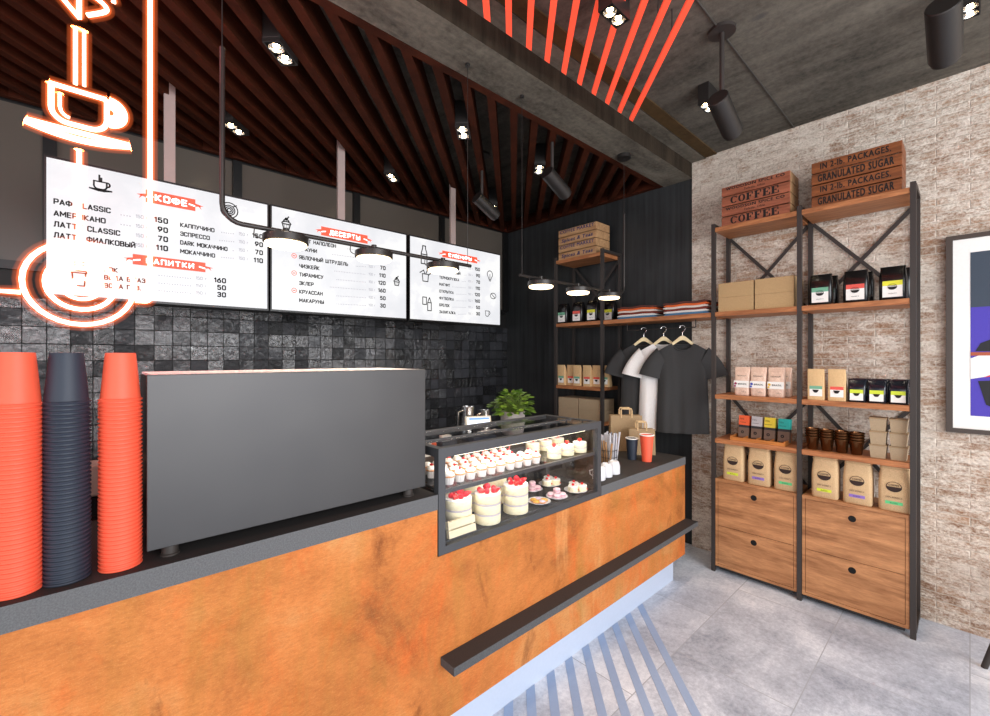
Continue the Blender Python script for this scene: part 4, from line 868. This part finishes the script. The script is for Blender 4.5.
# ------------------------------------------------------------------ shelving
XF, XB = 3.315, 3.60
ZSH = [2.49,1.878,1.284,.966]
def unit(name, label, posts, boards, braces, top):
    o = thing('shelving_unit', label, 'shelving unit', (3.45,sum(posts)/len(posts),0), 'shelving units')
    for y in posts:
        for x in (XF,XB-.0): MB().box(x,x+.028,y-.0125,y+.0125,0,top).build('post', BLKMET, o)
        b = MB()
        for z in (.03,top-.028): b.box(XF+.028,XB,y-.014,y+.014,z,z+.024)
        b.build('side_rail', BLKMET, o)
    for i,z in enumerate(boards):
        for ya,yb in zip(posts, posts[1:]):
            MB().box(XF+.002,XB-.003,ya+.013,yb-.013,z-.032,z,.0015).build('shelf_board', SHELFW, o)
    for za,zb in braces:
        for ya,yb in zip(posts, posts[1:]):
            x = XB+.012
            MB().bar((x,ya+.016,za),(x,yb-.016,zb),.006,.022).bar((x+.008,ya+.016,zb),(x+.008,yb-.016,za),.006,.022).build('cross_brace', BLKMET, o)
    return o
unit('main','tall black metal shelving with oak boards against the brick wall',[.212,.738,1.264],ZSH,[(1.885,2.455),(.66,1.255)],2.518)
unit('far','narrow black metal shelving with oak boards on the dark wall',[2.21,2.74],ZSH,[(1.885,2.455)],2.518)
o = MB().box(XF+.002,XB+.01,1.281,2.193,1.845,1.878,.0015).build('wall_shelf', SHELFW, loc=(3.45,1.74,1.845)); tag(o, 'long oak shelf bridging the two shelving units above the T-shirts', 'shelf')
XR = 3.44
rl = thing('clothes_rail', 'thin black clothes rail hung below the bridging oak shelf', 'clothes rail', (XR,1.74,1.78)); 
MB().cyl((XR,1.44,1.785),(XR,2.03,1.785),.004,n=8).build('rail', BLKMET, rl, smooth=True)
for y in (1.44,2.03): MB().tube([(XR,y,1.846),(XR,y,1.785)], .004, 8).build('bracket', BLKMET, rl, smooth=True)
# drawer cabinets
def cabinet(ya, yb, lab):
    o = thing('drawer_cabinet', 'oak cabinet with two drawers at the foot of the shelving, '+lab, 'drawer cabinet', (3.45,(ya+yb)/2,.04), 'oak drawer cabinets'); x = XF+.006
    MB().box(x,x+.28,ya,ya+.016,.045,.676).box(x,x+.28,yb-.016,yb,.045,.676).box(x,x+.28,ya+.016,yb-.016,.656,.676).box(x,x+.28,ya+.016,yb-.016,.045,.062).box(x+.27,x+.28,ya+.016,yb-.016,.062,.656).build('case', OAK, o)
    MB().box(x+.02,x+.25,ya+.02,yb-.02,.02,.045).build('toe_base', BODY, o)
    for z0,z1 in ((.064,.337),(.340,.654)):
        d = MB().box(x+.002,x+.26,ya+.018,yb-.018,z0,z1,.001).build('drawer', OAK, o)
        MB().cyl((x+.0012,(ya+yb)/2-.0,z0+.219 if z0 < .2 else z0+.25),(x+.006,(ya+yb)/2,z0+.219 if z0 < .2 else z0+.25),.019,n=24).build('finger_hole_disc', plain('hole_shade_black', (4,4,4), .9) if 'fh' not in used else used['fh'], d)  # black disc put in for the dark inside of a finger hole
cabinet(.2265,.7235,'nearest the picture'); cabinet(.7525,1.2495,'nearest the counter')

FR = -PI/2    # goods built facing -Y are turned to face the room (-X)
# --- lettered crates
def serif(mb, ch, x, z, h, w, y):
    st = w*.24; th = h*.06
    def R_(x0,x1,z0,z1): quad(mb, x+x0*w, x+x1*w, z+z0*h, z+z1*h, y)
    if ch in 'FE':
        R_(.10,.42,0,1); R_(0,.55,0,.09); R_(0,.92,.91,1); R_(.78,.92,.66,.94); R_(.36,.64,.45,.55); R_(.56,.68,.36,.64)
        if ch == 'E': R_(.3,.97,0,.09); R_(.83,.97,.06,.36)
    else:
        a0,a1 = (0,2*PI) if ch == 'O' else (.22*PI,1.8*PI); n = 24; vs = []
        for i in range(n+1):
            t = a0+(a1-a0)*i/n; vs.append((x+w*(.5+.48*math.cos(t)),y,z+h*(.5+.5*math.sin(t)))); vs.append((x+w*(.5+.20*math.cos(t)),y,z+h*(.5+.42*math.sin(t))))
        mb.add(vs, [(2*i,2*i+2,2*i+3,2*i+1) for i in range(n)])
        if ch == 'C': R_(.84,.92,.62,.95)
def mk_crate(w, d, hh, wood, side, kind):
    def f():
        o = thing('crate', '', 'crate'); hb = hh/2
        for k in range(2): MB().box(-w/2,w/2,-d/2,-d/2+.014,k*hb+.002,(k+1)*hb-.0055,.0015).build('front_board', wood, o)
        for k in range(2): MB().box(-w/2,w/2,d/2-.014,d/2,k*hb+.002,(k+1)*hb-.003,.0015).build('back_board', wood, o)
        for s_ in (-1,1):
            for k in range(2): MB().box(s_*(w/2-.006)-.006,s_*(w/2-.006)+.006,-d/2+.014,d/2-.014,k*hb+.002,(k+1)*hb-.003).build('side_board', side, o)
        MB().box(-w/2+.012,w/2-.012,-d/2+.014,d/2-.014,.004,.012).build('bottom_board', side, o)
        t_ = MB(); y = -d/2-.001
        if kind == 'coffee':
            x = -w*.36; 
            for ch in 'COFFEE': serif(t_, ch, x, hb*.14, hb*.72, w*.112, y); x += w*.121
            text(t_, 'WOODSON SPICE CO', 0, hb*1.56, hb*.27, y, 'C', width=w*.86, bold=.04); text(t_, 'Toledo, Ohio', 0, hb*1.22, hb*.2, y, 'C', bold=.02, slant=.2)
        elif kind == 'sugar':
            text(t_, 'GRANULATED SUGAR', 0, hb*.2, hb*.62, y, 'C', width=w*.84, bold=.04); text(t_, 'IN 2-lb. PACKAGES.', 0, hb*1.26, hb*.5, y, 'C', width=w*.78, bold=.035)
        else:
            text(t_, 'COFFEE MARKET', 0, hb*1.45, hb*.42, y, 'C', width=w*.9, bold=.04); text(t_, 'Spices & Teas', 0, hb*.3, hb*.44, y, 'C', width=w*.82, bold=.045, slant=.25)
        t_.build('lettering', BLUEINK if kind == 'far' else INK, o, fix=False)
        return o
    return f
zt = 2.4905
for k,w_ in ((0,'bottom'),(1,'top')):
    place('cof', mk_crate(.42,.215,.143,CRATEC,CRATEF,'coffee'), (3.45,1.005,zt+.1432*k), FR, 'reddish wooden crate lettered COFFEE, %s of two' % w_, 'crates lettered COFFEE')
    place('sug', mk_crate(.42,.22,.143,CRATES,CRATES,'sugar'), (3.45,.468,zt+.1432*k), FR, 'brown wooden crate lettered GRANULATED SUGAR, %s of two' % w_, 'crates lettered SUGAR')
    place('far', mk_crate(.43,.22,.147,CRATEF,CRATEF,'far'), (3.45,2.50,zt+.1472*k), FR, 'pale wooden crate with faded blue lettering, %s of two' % w_, 'pale lettered crates')
# --- cardboard boxes
def mk_box(w, d, hh, m):
    def f():
        o = thing('cardboard_box', '', 'cardboard box'); MB().box(-w/2,w/2,-d/2,d/2,0,hh-.004,.0015).build('box_body', m, o); MB().box(-w/2,-.001,-d/2,d/2,hh-.0042,hh,.0008).build('flap', m, o); MB().box(.001,w/2,-d/2,d/2,hh-.0042,hh,.0008).build('flap', m, o); return o
    return f
for i,y in enumerate((1.121,.884)):
    for k in range(2): place('bx', mk_box(.228,.23,.102,KRAFTB), (3.45,y,1.8785+.1025*k), FR, 'kraft cardboard box on the shelving by the brick wall, %s, column %s' % (['lower','upper'][k], ['nearest the T-shirts','by the middle posts'][i]), 'kraft boxes below the COFFEE crates')
for i,y in enumerate((2.596,2.356)):
    for k in range(2): place('bx2', mk_box(.23,.23,.100,KRAFTG), (3.45,y,.9665+.1005*k), FR, 'grey kraft box on the dark-wall shelving, %s, %s' % (['lower','upper'][k], ['column away from the T-shirts','column near the T-shirts'][i]), 'kraft boxes on the dark-wall shelving')  # grey kraft card, as on the food box bodies
# --- pouches and bags
def rr(w, d, z, r=.25, n=4):   # rounded rectangle ring
    rad = min(w,d)*r; out = []
    for cx_,cy_,a in ((w/2-rad,d/2-rad,0),(-w/2+rad,d/2-rad,PI/2),(-w/2+rad,-d/2+rad,PI),(w/2-rad,-d/2+rad,1.5*PI)):
        for i in range(n): t = a+PI/2*i/(n-1); out.append((cx_+rad*math.cos(t),cy_+rad*math.sin(t),z))
    return out
def mk_bag(w, d, hh, m, style, label_m=None, band=None):
    def f():
        o = thing('coffee_bag', '', 'coffee bag')
        if style == 'foil': prof = [(0,.94,.90),(.03,1,1),(.55,1,1),(.72,.98,.95),(.84,.94,.78),(.92,.92,.55),(.985,.93,.40),(1.0,.92,.36)]
        elif style == 'kraftbig': prof = [(0,.95,.9),(.03,1,1),(.6,1,1),(.80,.95,.88),(.90,.9,.80),(.95,.9,.78),(1,.9,.74)]
        elif style == 'slim': prof = [(0,.97,.95),(.03,1,1),(.5,.98,.8),(.85,.97,.42),(1,.97,.10)]
        elif style == 'small': prof = [(0,.96,.92),(.04,1,1),(.6,1,.95),(.8,.98,.75),(.92,1.0,.3),(1,1.0,.2)]
        else: prof = [(0,.86,.8),(.06,.92,1),(.3,.95,1),(.42,.97,.95),(.6,.95,.85),(.8,.96,.5),(.95,.98,.18),(1,.98,.10)]
        MB().loft([[(X_,Y_+(d*(b-1)/2 if style == 'slim' else 0),Z_) for X_,Y_,Z_ in rr(w*a, d*b, hh*q, .2 if style != 'slim' else .08)] for q,a,b in prof]).build('bag_body', m, o, smooth=True)
        def fy(z):
            if style == 'slim': return -d/2-.0012
            q = z/hh
            for (q0,_,b0),(q1,_,b1) in zip(prof, prof[1:]):
                if q0 <= q <= q1: return -d/2*(b0+(b1-b0)*(q-q0)/(q1-q0))-.0012
            return -d/2-.0012
        def patch(mb, x0, x1, z0, z1, off=0, n=6):
            vs = []
            for i in range(n+1):
                z = z0+(z1-z0)*i/n; vs += [(x0,fy(z)-off,z),(x1,fy(z)-off,z)]
            mb.add(vs, [(2*i,2*i+1,2*i+3,2*i+2) for i in range(n)])
        def logo(mb, cx_, cz_, r, off=.0012):
            y = fy(cz_)-off
            disc(mb, cx_, cz_, r, y, r*.9, n=24, sz=.85); disc(mb, cx_, cz_, r*.92, y, 0, PI, 2*PI, 16, .85)
            text(mb, 'COFFEE', cx_, cz_+r*.12, r*.3, y, 'C', width=r*1.3, bold=.03)
        if style == 'foil':
            lb = MB(); patch(lb, -w*.36, w*.36, hh*.08, hh*.42); L_ = lb.build('label', PAPER, o)
            lb = MB(); patch(lb, -w*.36, w*.36, hh*.42, hh*.56); lb.build('label_band', label_m, L_)
            lg = MB(); logo(lg, 0, hh*.38, w*.17, .002); text(lg, 'ARABICA', 0, hh*.17, hh*.03, fy(hh*.17)-.002, 'C', bold=0); lg.build('logo', INK, L_, fix=False)
        elif style == 'kraftbig':
            lg = MB(); logo(lg, 0, hh*.56, w*.25); text(lg, '100% ARABICA', 0, hh*.30, hh*.042, fy(hh*.3)-.001, 'C', width=w*.5, bold=.0); lg.build('logo', BINK, o, fix=False)
            lb = MB(); patch(lb, -w*.27, w*.27, hh*.16, hh*.23); L_ = lb.build('label_band', label_m, o); 
            lg = MB(); text(lg, 'BLEND', 0, hh*.18, hh*.028, fy(hh*.18)-.002, 'C', bold=0); lg.build('lettering', BINK, L_, fix=False)
            MB().box(-w*.45,w*.45,-d*.40,d*.39,hh*.955,hh*.965).build('top_fold', KRAFTB, o)
        elif style == 'slim':
            lb = MB(); patch(lb, -w*.36, w*.38, hh*.12, hh*.35); L_ = lb.build('label', PAPER, o)
            lb = MB(); patch(lb, -w*.36, w*.38, hh*.35, hh*.45); lb.build('label_band', label_m, L_)
            lg = MB(); disc(lg, 0, hh*.30, w*.15, fy(hh*.3)-.002, 0, PI, 2*PI); quad(lg, -w*.18, w*.18, hh*.30, hh*.33, fy(hh*.33)-.002); lg.build('logo', INK, L_, fix=False)
        elif style == 'small':
            lb = MB(); patch(lb, -w*.36, w*.36, hh*.08, hh*.38); L_ = lb.build('label', PAPER, o)
            lb = MB(); patch(lb, -w*.36, w*.36, hh*.38, hh*.54); lb.build('label_band', label_m, L_)
            lg = MB(); disc(lg, 0, hh*.36, w*.15, fy(hh*.36)-.002, 0, PI, 2*PI, 14); quad(lg, -w*.18, w*.18, hh*.36, hh*.39, fy(hh*.39)-.002); lg.build('logo', INK, L_, fix=False)
        else:
            lb = MB(); patch(lb, -w*.485, w*.485, hh*.28, hh*.52, .002); L_ = lb.build('wrap_label', PAPER, o)
            lb = MB(); disc(lb, -w*.36, hh*.42, w*.085, fy(hh*.42)-.004); disc(lb, -w*.40, hh*.33, w*.07, fy(hh*.33)-.004); lb.build('label_spots', label_m, L_, fix=False)
            lg = MB(); text(lg, 'BRAZIL', w*.08, hh*.38, hh*.055, fy(hh*.4)-.004, 'C', bold=.02); text(lg, 'PREMIUM', 0, hh*.67, hh*.045, fy(hh*.7)-.002, 'C', bold=0); text(lg, '250 g', w*.15, hh*.12, hh*.04, fy(hh*.12)-.0015, 'C', bold=0); lg.build('lettering', INK, o, fix=False)
        return o
    return f
cols = [('green',CG),('red',CR),('yellow',CY)]
for i,(y,(cn,m)) in enumerate(zip((.634,.463,.298), cols)):
    place('foil'+cn, mk_bag(.118,.075,.192,BLKFOIL,'foil',m), (3.375,y,1.8785), FR, 'glossy black coffee bag with a %s banded label, front row by the brick wall' % cn, 'black coffee bags on the brick-wall shelving')
    place('foil'+cn, None, (3.475,y-.012,1.8785), FR, 'black coffee bag standing behind the %s labelled front bag' % cn, 'black coffee bags on the brick-wall shelving')
for i,(y,(cn,m)) in enumerate(zip((2.677,2.50,2.336,2.205-.0), cols+[('yellow',CY)])):
    if i == 3: place('foil'+cn, None, (3.48,2.23,1.8785), FR, 'black coffee bag behind the front post of the dark-wall shelving', 'black coffee bags on the dark-wall shelving')
    else: place('foil'+cn, None, (3.375,y,1.8785), FR, 'glossy black coffee bag with %s label on the dark-wall shelving' % cn, 'black coffee bags on the dark-wall shelving')
for i,(y,cn,m) in enumerate(((1.141,'yellow',CYG),(.979,'purple',CP),(.82,'green',CGR),(.613,'yellow',CYG),(.455,'purple',CP),(.292,'green',CGR))):
    bay = 'on the cabinet nearest the counter' if i < 3 else 'on the cabinet nearest the picture'
    place('kb'+cn, mk_bag(.137,.095,.25,KRAFT,'kraftbig',m), (3.388,y,.6765), FR, 'kraft coffee bag with round dark logo and %s strip, %s' % (cn, bay), 'kraft coffee bags on the cabinets')
for i,(y,cn,m) in enumerate(((.656,'green',CG),(.551,'red',CR))):
    place('sl'+cn, mk_bag(.088,.062,.194,KRAFTL,'slim',m), (3.37,y,1.2845), FR, 'slim kraft bag with a %s banded label beside small black bags' % cn, 'slim kraft bags on the brick-wall shelving')
for i,(y,x,cn) in enumerate(((2.685,3.37,'green'),(2.592,3.40,'red'),(2.497,3.37,'green'),(2.385,3.37,'red'),(2.30,3.40,'red'),(2.235,3.43,'green'))):
    place('sl'+cn, None, (x,y,1.2845), FR, 'slim kraft bag with a %s banded label, %s on the dark-wall shelving from the corner' % (cn, ordw(i)), 'slim kraft bags on the dark-wall shelving')
for i,y in enumerate((.457,.367,.274)):
    place('sm', mk_bag(.086,.07,.138,BLUFOIL,'small',CYG), (3.375,y,1.2845), FR, 'small blue-black foil bag with lime label in front, %s' % ['beside the slim kraft bag','middle of three','by the end posts'][i], 'small foil bags')
    place('sm', None, (3.47,y-.008,1.2845), FR, 'small blue-black foil bag in the back row, %s' % ['beside the slim kraft bag','middle of three','by the end posts'][i], 'small foil bags')
for i,(y,x,cn,m) in enumerate(((1.087,3.38,'crimson',plain('crimson_spot',(150,40,80),.6)),(.985,3.38,'blue',plain('blue_spot',(50,70,170),.6)),(.878,3.38,'yellow',plain('yellow_spot',(226,180,60),.6)),(.862,3.47,'blue',None))):
    place('pk'+cn, mk_bag(.10,.062,.198,PINKPOUCH,'pouch',m), (x,y,1.2845), FR, 'pink-beige pouch with white wrap label and %s spots%s' % (cn, ', standing behind the others' if i == 3 else ''), 'pink-beige pouches')
# --- tray with four little cartons
tr = thing('wooden_tray', 'orange-brown wooden tray with compartments on the brick-wall shelving', 'tray', (0,0,0))
b = MB().box(-.166,.166,-.10,.07,0,.008).box(-.166,.166,-.10,-.092,.008,.024).box(-.166,.166,.062,.07,.008,.07).box(-.166,-.159,-.092,.062,.008,.03).box(.159,.166,-.092,.062,.008,.03)
b.build('tray_body', OAKX, tr)
for x in (-.081,0,.081): MB().box(x-.002,x+.002,-.092,.062,.008,.028).build('divider', OAKX, tr)
put(tr, (3.425,.986,.9665), FR)
for i,(y,cn,m) in enumerate(((1.108,'orange',CO),(1.026,'grey',CGY),(.946,'yellow',CYL),(.862,'teal',CT))):
    def mkc(m=m):
        o = thing('carton', '', 'carton'); w,d,hh = .066,.05,.155
        Mt = Matrix.Rotation(math.radians(-8),4,'X')
        MB().box(-w/2,w/2,-d/2,d/2,.0,hh*.45,M=Mt).build('lower_print', CBR, o); MB().box(-w/2,w/2,-d/2,d/2,hh*.45,hh*.56,M=Mt).build('band', BANDK, o); u = MB().box(-w/2,w/2,-d/2,d/2,hh*.56,hh,M=Mt).build('upper_print', m, o)
        l_ = MB(); text(l_, '70%', -w*.42, hh*.80, hh*.07, -d/2-.001, 'L', bold=.01); quad(l_, -w*.42, w*.2, hh*.68, hh*.695, -d/2-.001); disc(l_, -w*.1, hh*.24, w*.16, -d/2-.001, w*.06)
        l_.v = [tuple(Mt @ Vector(p)) for p in l_.v]; l_.build('lettering', INK, u, fix=False); return o
    place('ct'+cn, mkc, (3.44,y-.012,.978), FR, 'small %s topped chocolate carton standing in the wooden tray' % cn, 'cartons in the tray')
# --- brown mugs, four nested stacks
def mk_mug():
    o = thing('brown_cup', '', 'cup'); MB().lathe([(.024,0),(.027,.004),(.0365,.074),(.0405,.078),(.041,.083),(.039,.085),(.036,.084),(.025,.008),(1e-5,.007)], 28).build('cup_body', BROWNCUP, o, smooth=True)
    MB().tube([(.036,0,.07),(.052,0,.068),(.055,0,.05),(.033,0,.03)], .004, 8).build('handle', BROWNCUP, o, smooth=True); return o
for i,y in enumerate((.68,.606,.532,.462)):
    for k in range(4):
        place('mug', mk_mug, (3.38,y,.9665+.0165*k), .5, 'glossy brown cup, %s of its nested stack, stack %s from the middle posts' % (['bottom','second up','third up','top'][k], ordw(i)), 'nested brown cups')
# --- kraft square containers
def mk_tub():
    o = thing('food_box', '', 'food box'); w0,w1,hh = .064,.076,.078
    MB().loft([[(-a/2,-a/2,z),(a/2,-a/2,z),(a/2,a/2,z),(-a/2,a/2,z)] for a,z in ((w0,0),(w1,hh*.9))]).build('box_body', KRAFTG, o); MB().box(-w1/2-.002,w1/2+.002,-w1/2-.002,w1/2+.002,hh*.9,hh,.001).build('lid', KDARK, o); return o
for i,y in enumerate((.362,.274)):
    for k in range(3): place('tub', mk_tub, (3.385,y,.9665+.0785*k), FR, 'square kraft food box, %s of three, stack %s' % (['bottom','middle','top'][k], ['beside the brown cups','by the end posts'][i]), 'stacked kraft food boxes')
# --- folded garments
FC = [plain('folded_blue',(78,124,160),.9),plain('folded_white',(228,222,216),.9),plain('folded_maroon',(122,50,38),.9),plain('folded_ivory',(226,214,202),.9),plain('folded_orange',(222,100,44),.9),plain('folded_brown',(92,52,44),.9)]
FN = ['blue','white','maroon','ivory','orange','brown']
for s_,(y,lab) in enumerate(((1.885,'stack farther from the brick wall'),(1.475,'stack nearer the brick wall'))):
    for k in range(6):
        mb = MB(); n = 14; w,d,th = .345,.23,.0165; rings = []
        for i in range(n+1):
            x = -w/2+w*i/n; dz = .004*math.sin(i*.9+s_*2)*(k/5); e = th*(.5 if i in (0,n) else 1)
            rings.append([(x,-d/2,.001+dz),(x,-d/2-.004,th*.5+dz),(x,-d/2,e+dz-.0005),(x,0,e+dz+.0005),(x,d/2,e+dz-.0005),(x,d/2+.004,th*.5+dz),(x,d/2,.001+dz)])
        mb.loft(rings); o = mb.build('folded_shirt', FC[k], smooth=True)
        tag(o, 'folded %s T-shirt in the %s on the long shelf' % (FN[k], lab), 'folded shirt', 'folded T-shirts'); put(o, (3.45,y+R.uniform(-.006,.006),1.8785+.0168*k), FR)
# --- hangers and T-shirts
def mk_hanger():
    o = thing('clothes_hanger', '', 'hanger')
    pts = smooth_path([(-.14,0,-.168),(-.10,0,-.148),(-.058,0,-.114),(0,0,-.078),(.058,0,-.114),(.10,0,-.148),(.14,0,-.168)], 5); secs = []
    for i,p in enumerate(pts):
        q = abs(p[0])/.14; hh = .036-.018*q; dd = .011; secs.append([(p[0],-dd,p[2]-hh/2),(p[0],-dd,p[2]+hh/2-.003),(p[0],0,p[2]+hh/2),(p[0],dd,p[2]+hh/2-.003),(p[0],dd,p[2]-hh/2),(p[0],0,p[2]-hh/2-.002)])
    MB().loft(secs).build('wooden_arm', HANGW, o, smooth=True)
    hk = [(0,0,-.065),(0,0,-.035),(.012,0,-.022)]+[(.0+.021*math.cos(a),0,-.002+.021*math.sin(a)) for a in [-.5+.25*i for i in range(15)]]
    MB().tube(hk, .0028, 8).build('hook', STEEL, o, smooth=True); return o
def mk_shirt(m, seed):
    def f():
        o = thing('t_shirt', '', 'T-shirt'); rs = random.Random(seed); nx, nz = 36, 30
        top = -.115; hem = -.83; sw = .185
        def ztop(s, front):
            x = abs(s)*sw; nw = .075
            if x < nw: return (top-.006)-(.075 if front else .018)*math.sqrt(max(0,1-(x/nw)**2))*.8
            return top-.006-.058*((x-nw)/(sw-nw))**1.15
        mb = MB(); ph = [rs.uniform(0,6) for _ in range(6)]
        for front in (1,0):
            vs = []
            for j in range(nz+1):
                t = j/nz
                for i in range(nx+1):
                    s = -1+2*i/nx; w = .188+.008*math.cos(t*3)-.008*(t > .65)*(t-.65)
                    zz = hem+(ztop(s,front)-hem)*t; x = s*w*(1-.02*math.sin(t*PI))
                    dep = .055*math.sqrt(max(0,1-abs(s)**2.6))*(1-.72*max(0,(t-.6)/.4)**1.5)
                    fold = .008*math.sin(s*7+ph[0]+t*1.2)*(1-t*.8)+.005*math.sin(s*15+ph[1])*(1-t)+.004*math.sin(s*4-t*9+ph[2])
                    y = (-1 if front else 1)*(dep+.003)+fold*(1-abs(s)**4)
                    vs.append((x,y,zz))
            fs = [(j*(nx+1)+i,j*(nx+1)+i+1,(j+1)*(nx+1)+i+1,(j+1)*(nx+1)+i) for j in range(nz) for i in range(nx)]
            mb.add(vs, fs)
        for sd in (-1,1):
            secs = []
            for k in range(9):
                t = k/8; cx_ = sd*(.153+.088*t+.01*math.sin(t*PI)); cz_ = -.225-.165*t; hh = .078+.012*t; dd = (.034+.010*math.sin(t*2)-.006*t)
                ang = math.radians(62-48*t); ring = []
                for i in range(20):
                    a = 2*PI*i/20; u = math.cos(a)*hh; v_ = math.sin(a)*dd*(1+.10*math.sin(3*a+ph[3]+t*4))
                    ring.append((cx_+u*math.cos(ang)*sd, v_, cz_+u*math.sin(ang)))
                secs.append(ring)
            n = 20; vs = [p for r_ in secs for p in r_]; mb.add(vs, [(j*n+i,j*n+(i+1)%n,(j+1)*n+(i+1)%n,(j+1)*n+i) for j in range(8) for i in range(n)])
        sh = mb.build('jersey', m, o, smooth=True, fix=False)
        c = MB().tube([(x_,(-1 if i < 13 else 1)*.012*0+y_,z_) for i,(x_,y_,z_) in enumerate([(.075*math.cos(a), -.022*math.sin(a) if math.sin(a) > 0 else -.012*math.sin(a), top-.006-(.06 if math.sin(a) > 0 else .0145)*abs(math.sin(a))) for a in [2*PI*i/28 for i in range(28)]])], .006, 6, True).build('neck_rib', m, o, smooth=True)
        return o
    return f
def tee_dir(): return math.radians(-60)
for i,(y,m,lab,hl) in enumerate(((1.544,FAB_D,'charcoal T-shirt hanging in front, nearest the shelving posts','front charcoal T-shirt'),(1.70,FAB_W,'pale heather T-shirt hanging in the middle','pale T-shirt'),(1.875,FAB_D,'charcoal T-shirt hanging at the back','back charcoal T-shirt'))):
    place('hang', mk_hanger, (XR,y,1.785), tee_dir(), 'cream wooden hanger with steel hook inside the '+hl, 'wooden hangers')
    place('tee%d'%i, mk_shirt(m, 11+i), (XR,y,1.785), tee_dir(), lab, 'hanging T-shirts')

# ------------------------------------------------------------------ framed picture and stool
pc = thing('framed_picture', 'framed abstract print in navy and violet with a broad white mount', 'picture', (XW,-.4,1.12))
ya,yb,za,zb = .094,-.80,1.125,2.241
fm = MB(); x = XW-.03
fm.box(x,XW-.001,ya-.028,ya,za,zb).box(x,XW-.001,yb,yb+.028,za,zb).box(x,XW-.001,yb+.028,ya-.028,za,za+.025).box(x,XW-.001,yb+.028,ya-.028,zb-.025,zb); fm.build('frame', plain('dark_bronze_frame', (74,64,58), .4, .3), pc)
mt = MB().box(XW-.018,XW-.002,yb+.028,ya-.028,za+.025,zb-.025).build('mount', PAPER, pc)
def flat(name, poly, m, dx): 
    q = MB(); q.add([(XW-.019-dx, p, z) for p,z in poly], [tuple(range(len(poly)))]); q.build(name, m, mt, fix=False)
a0,a1 = -.002,-.70
flat('print_field', [(a0,1.225),(a1,1.225),(a1,2.137),(a0,2.137)], plain('print_violet',(72,58,170),.6), 0)
flat('print_sky', [(a0,1.83),(a1,1.83),(a1,2.137),(a0,2.137)], plain('print_slate',(54,66,80),.6), .0006)
flat('print_white_shape', [(a0,1.43),(a0,1.545),(-.06,1.575),(-.3,1.58),(-.5,1.56),(-.5,1.42),(-.12,1.46)], PAPER, .0012)
flat('print_black_shape', [(-.02,1.585),(-.04,1.63),(-.08,1.65),(-.14,1.66),(-.3,1.64),(-.3,1.58)], plain('print_black',(24,24,28),.6), .0018)
flat('print_black_shape', [(-.03,1.42),(-.06,1.29),(-.10,1.27),(-.16,1.30),(-.3,1.36),(-.3,1.44)], bpy.data.materials['print_black'], .0018)
flat('print_red_shape', [(-.05,1.44),(-.12,1.48),(-.3,1.50),(-.3,1.47),(-.12,1.455)], plain('print_red',(214,50,56),.6), .0024)
flat('print_rust_line', [(a0,1.56),(a0,1.58),(-.3,1.58),(-.3,1.565)], plain('print_rust',(170,84,54),.6), .0024)
st_ = thing('stool', 'dark metal stool leg just showing at the picture edge of the floor', 'stool', (3.22,-.26,0))
sx,sy = 3.22,-.26
MB().lathe([(.16,.44),(.165,.445),(.165,.465),(.15,.475),(1e-5,.475)], 28, (sx,sy,0)).build('seat', SHELFW, st_, smooth=True)
for a in (.414,.914,1.414,1.914):
    MB().cyl((sx+math.cos(a*PI)*.22,sy+math.sin(a*PI)*.22,0),(sx+math.cos(a*PI)*.11,sy+math.sin(a*PI)*.11,.445),.013,.016,n=12).build('leg', BLKMET, st_, smooth=True)

# ------------------------------------------------------------------ light
wd = bpy.data.worlds.new('daylight'); SC.world = wd; wd.use_nodes = True
bg = wd.node_tree.nodes['Background']; bg.inputs[0].default_value = (.86,.93,1,1); bg.inputs[1].default_value = 1.0
def area(name, loc, target, sx_, sy_, e, col):
    L = bpy.data.lights.new(name, 'AREA'); L.shape = 'RECTANGLE'; L.size = sx_; L.size_y = sy_; L.energy = e; L.color = col
    o = bpy.data.objects.new(name, L); COL.objects.link(o); o.location = loc; o.rotation_euler = (Vector(target)-Vector(loc)).to_track_quat('-Z','Y').to_euler(); return o
area('shopfront_daylight', (1.2,-3.0,1.9), (2.2,1.5,.7), 4.0, 2.4, 230, (.95,.97,1))
area('shopfront_daylight', (-3.0,-1.0,1.8), (1.5,1.5,.8), 3.0, 2.4, 50, (1,.97,.94))
for x,y,e in ((1.56,.99,14),(2.55,.95,14),(2.6,0,14),(.7,2.2,5),(1.75,2.2,5)):
    L = bpy.data.lights.new('downlight_beam', 'SPOT'); L.energy = e*2; L.color = (1,.86,.68); L.spot_size = 1.6; L.spot_blend = .8; L.shadow_soft_size = .03
    o = bpy.data.objects.new('downlight_beam', L); COL.objects.link(o); o.location = (x,y,2.86 if x == 1.56 else 2.95)

# ------------------------------------------------------------------ camera
cam = bpy.data.cameras.new('camera'); cam.sensor_width = 36; cam.lens = 36*437/990; cam.clip_start = .02; cam.shift_y = -.5/990
co = bpy.data.objects.new('camera', cam); COL.objects.link(co); co.location = (0,0,H)
a = math.atan((970-495)/437); co.rotation_euler = (PI/2, 0, a-PI/2)
SC.camera = co
SC.view_settings.view_transform = 'Standard'; SC.view_settings.look = 'None'; SC.view_settings.exposure = 0
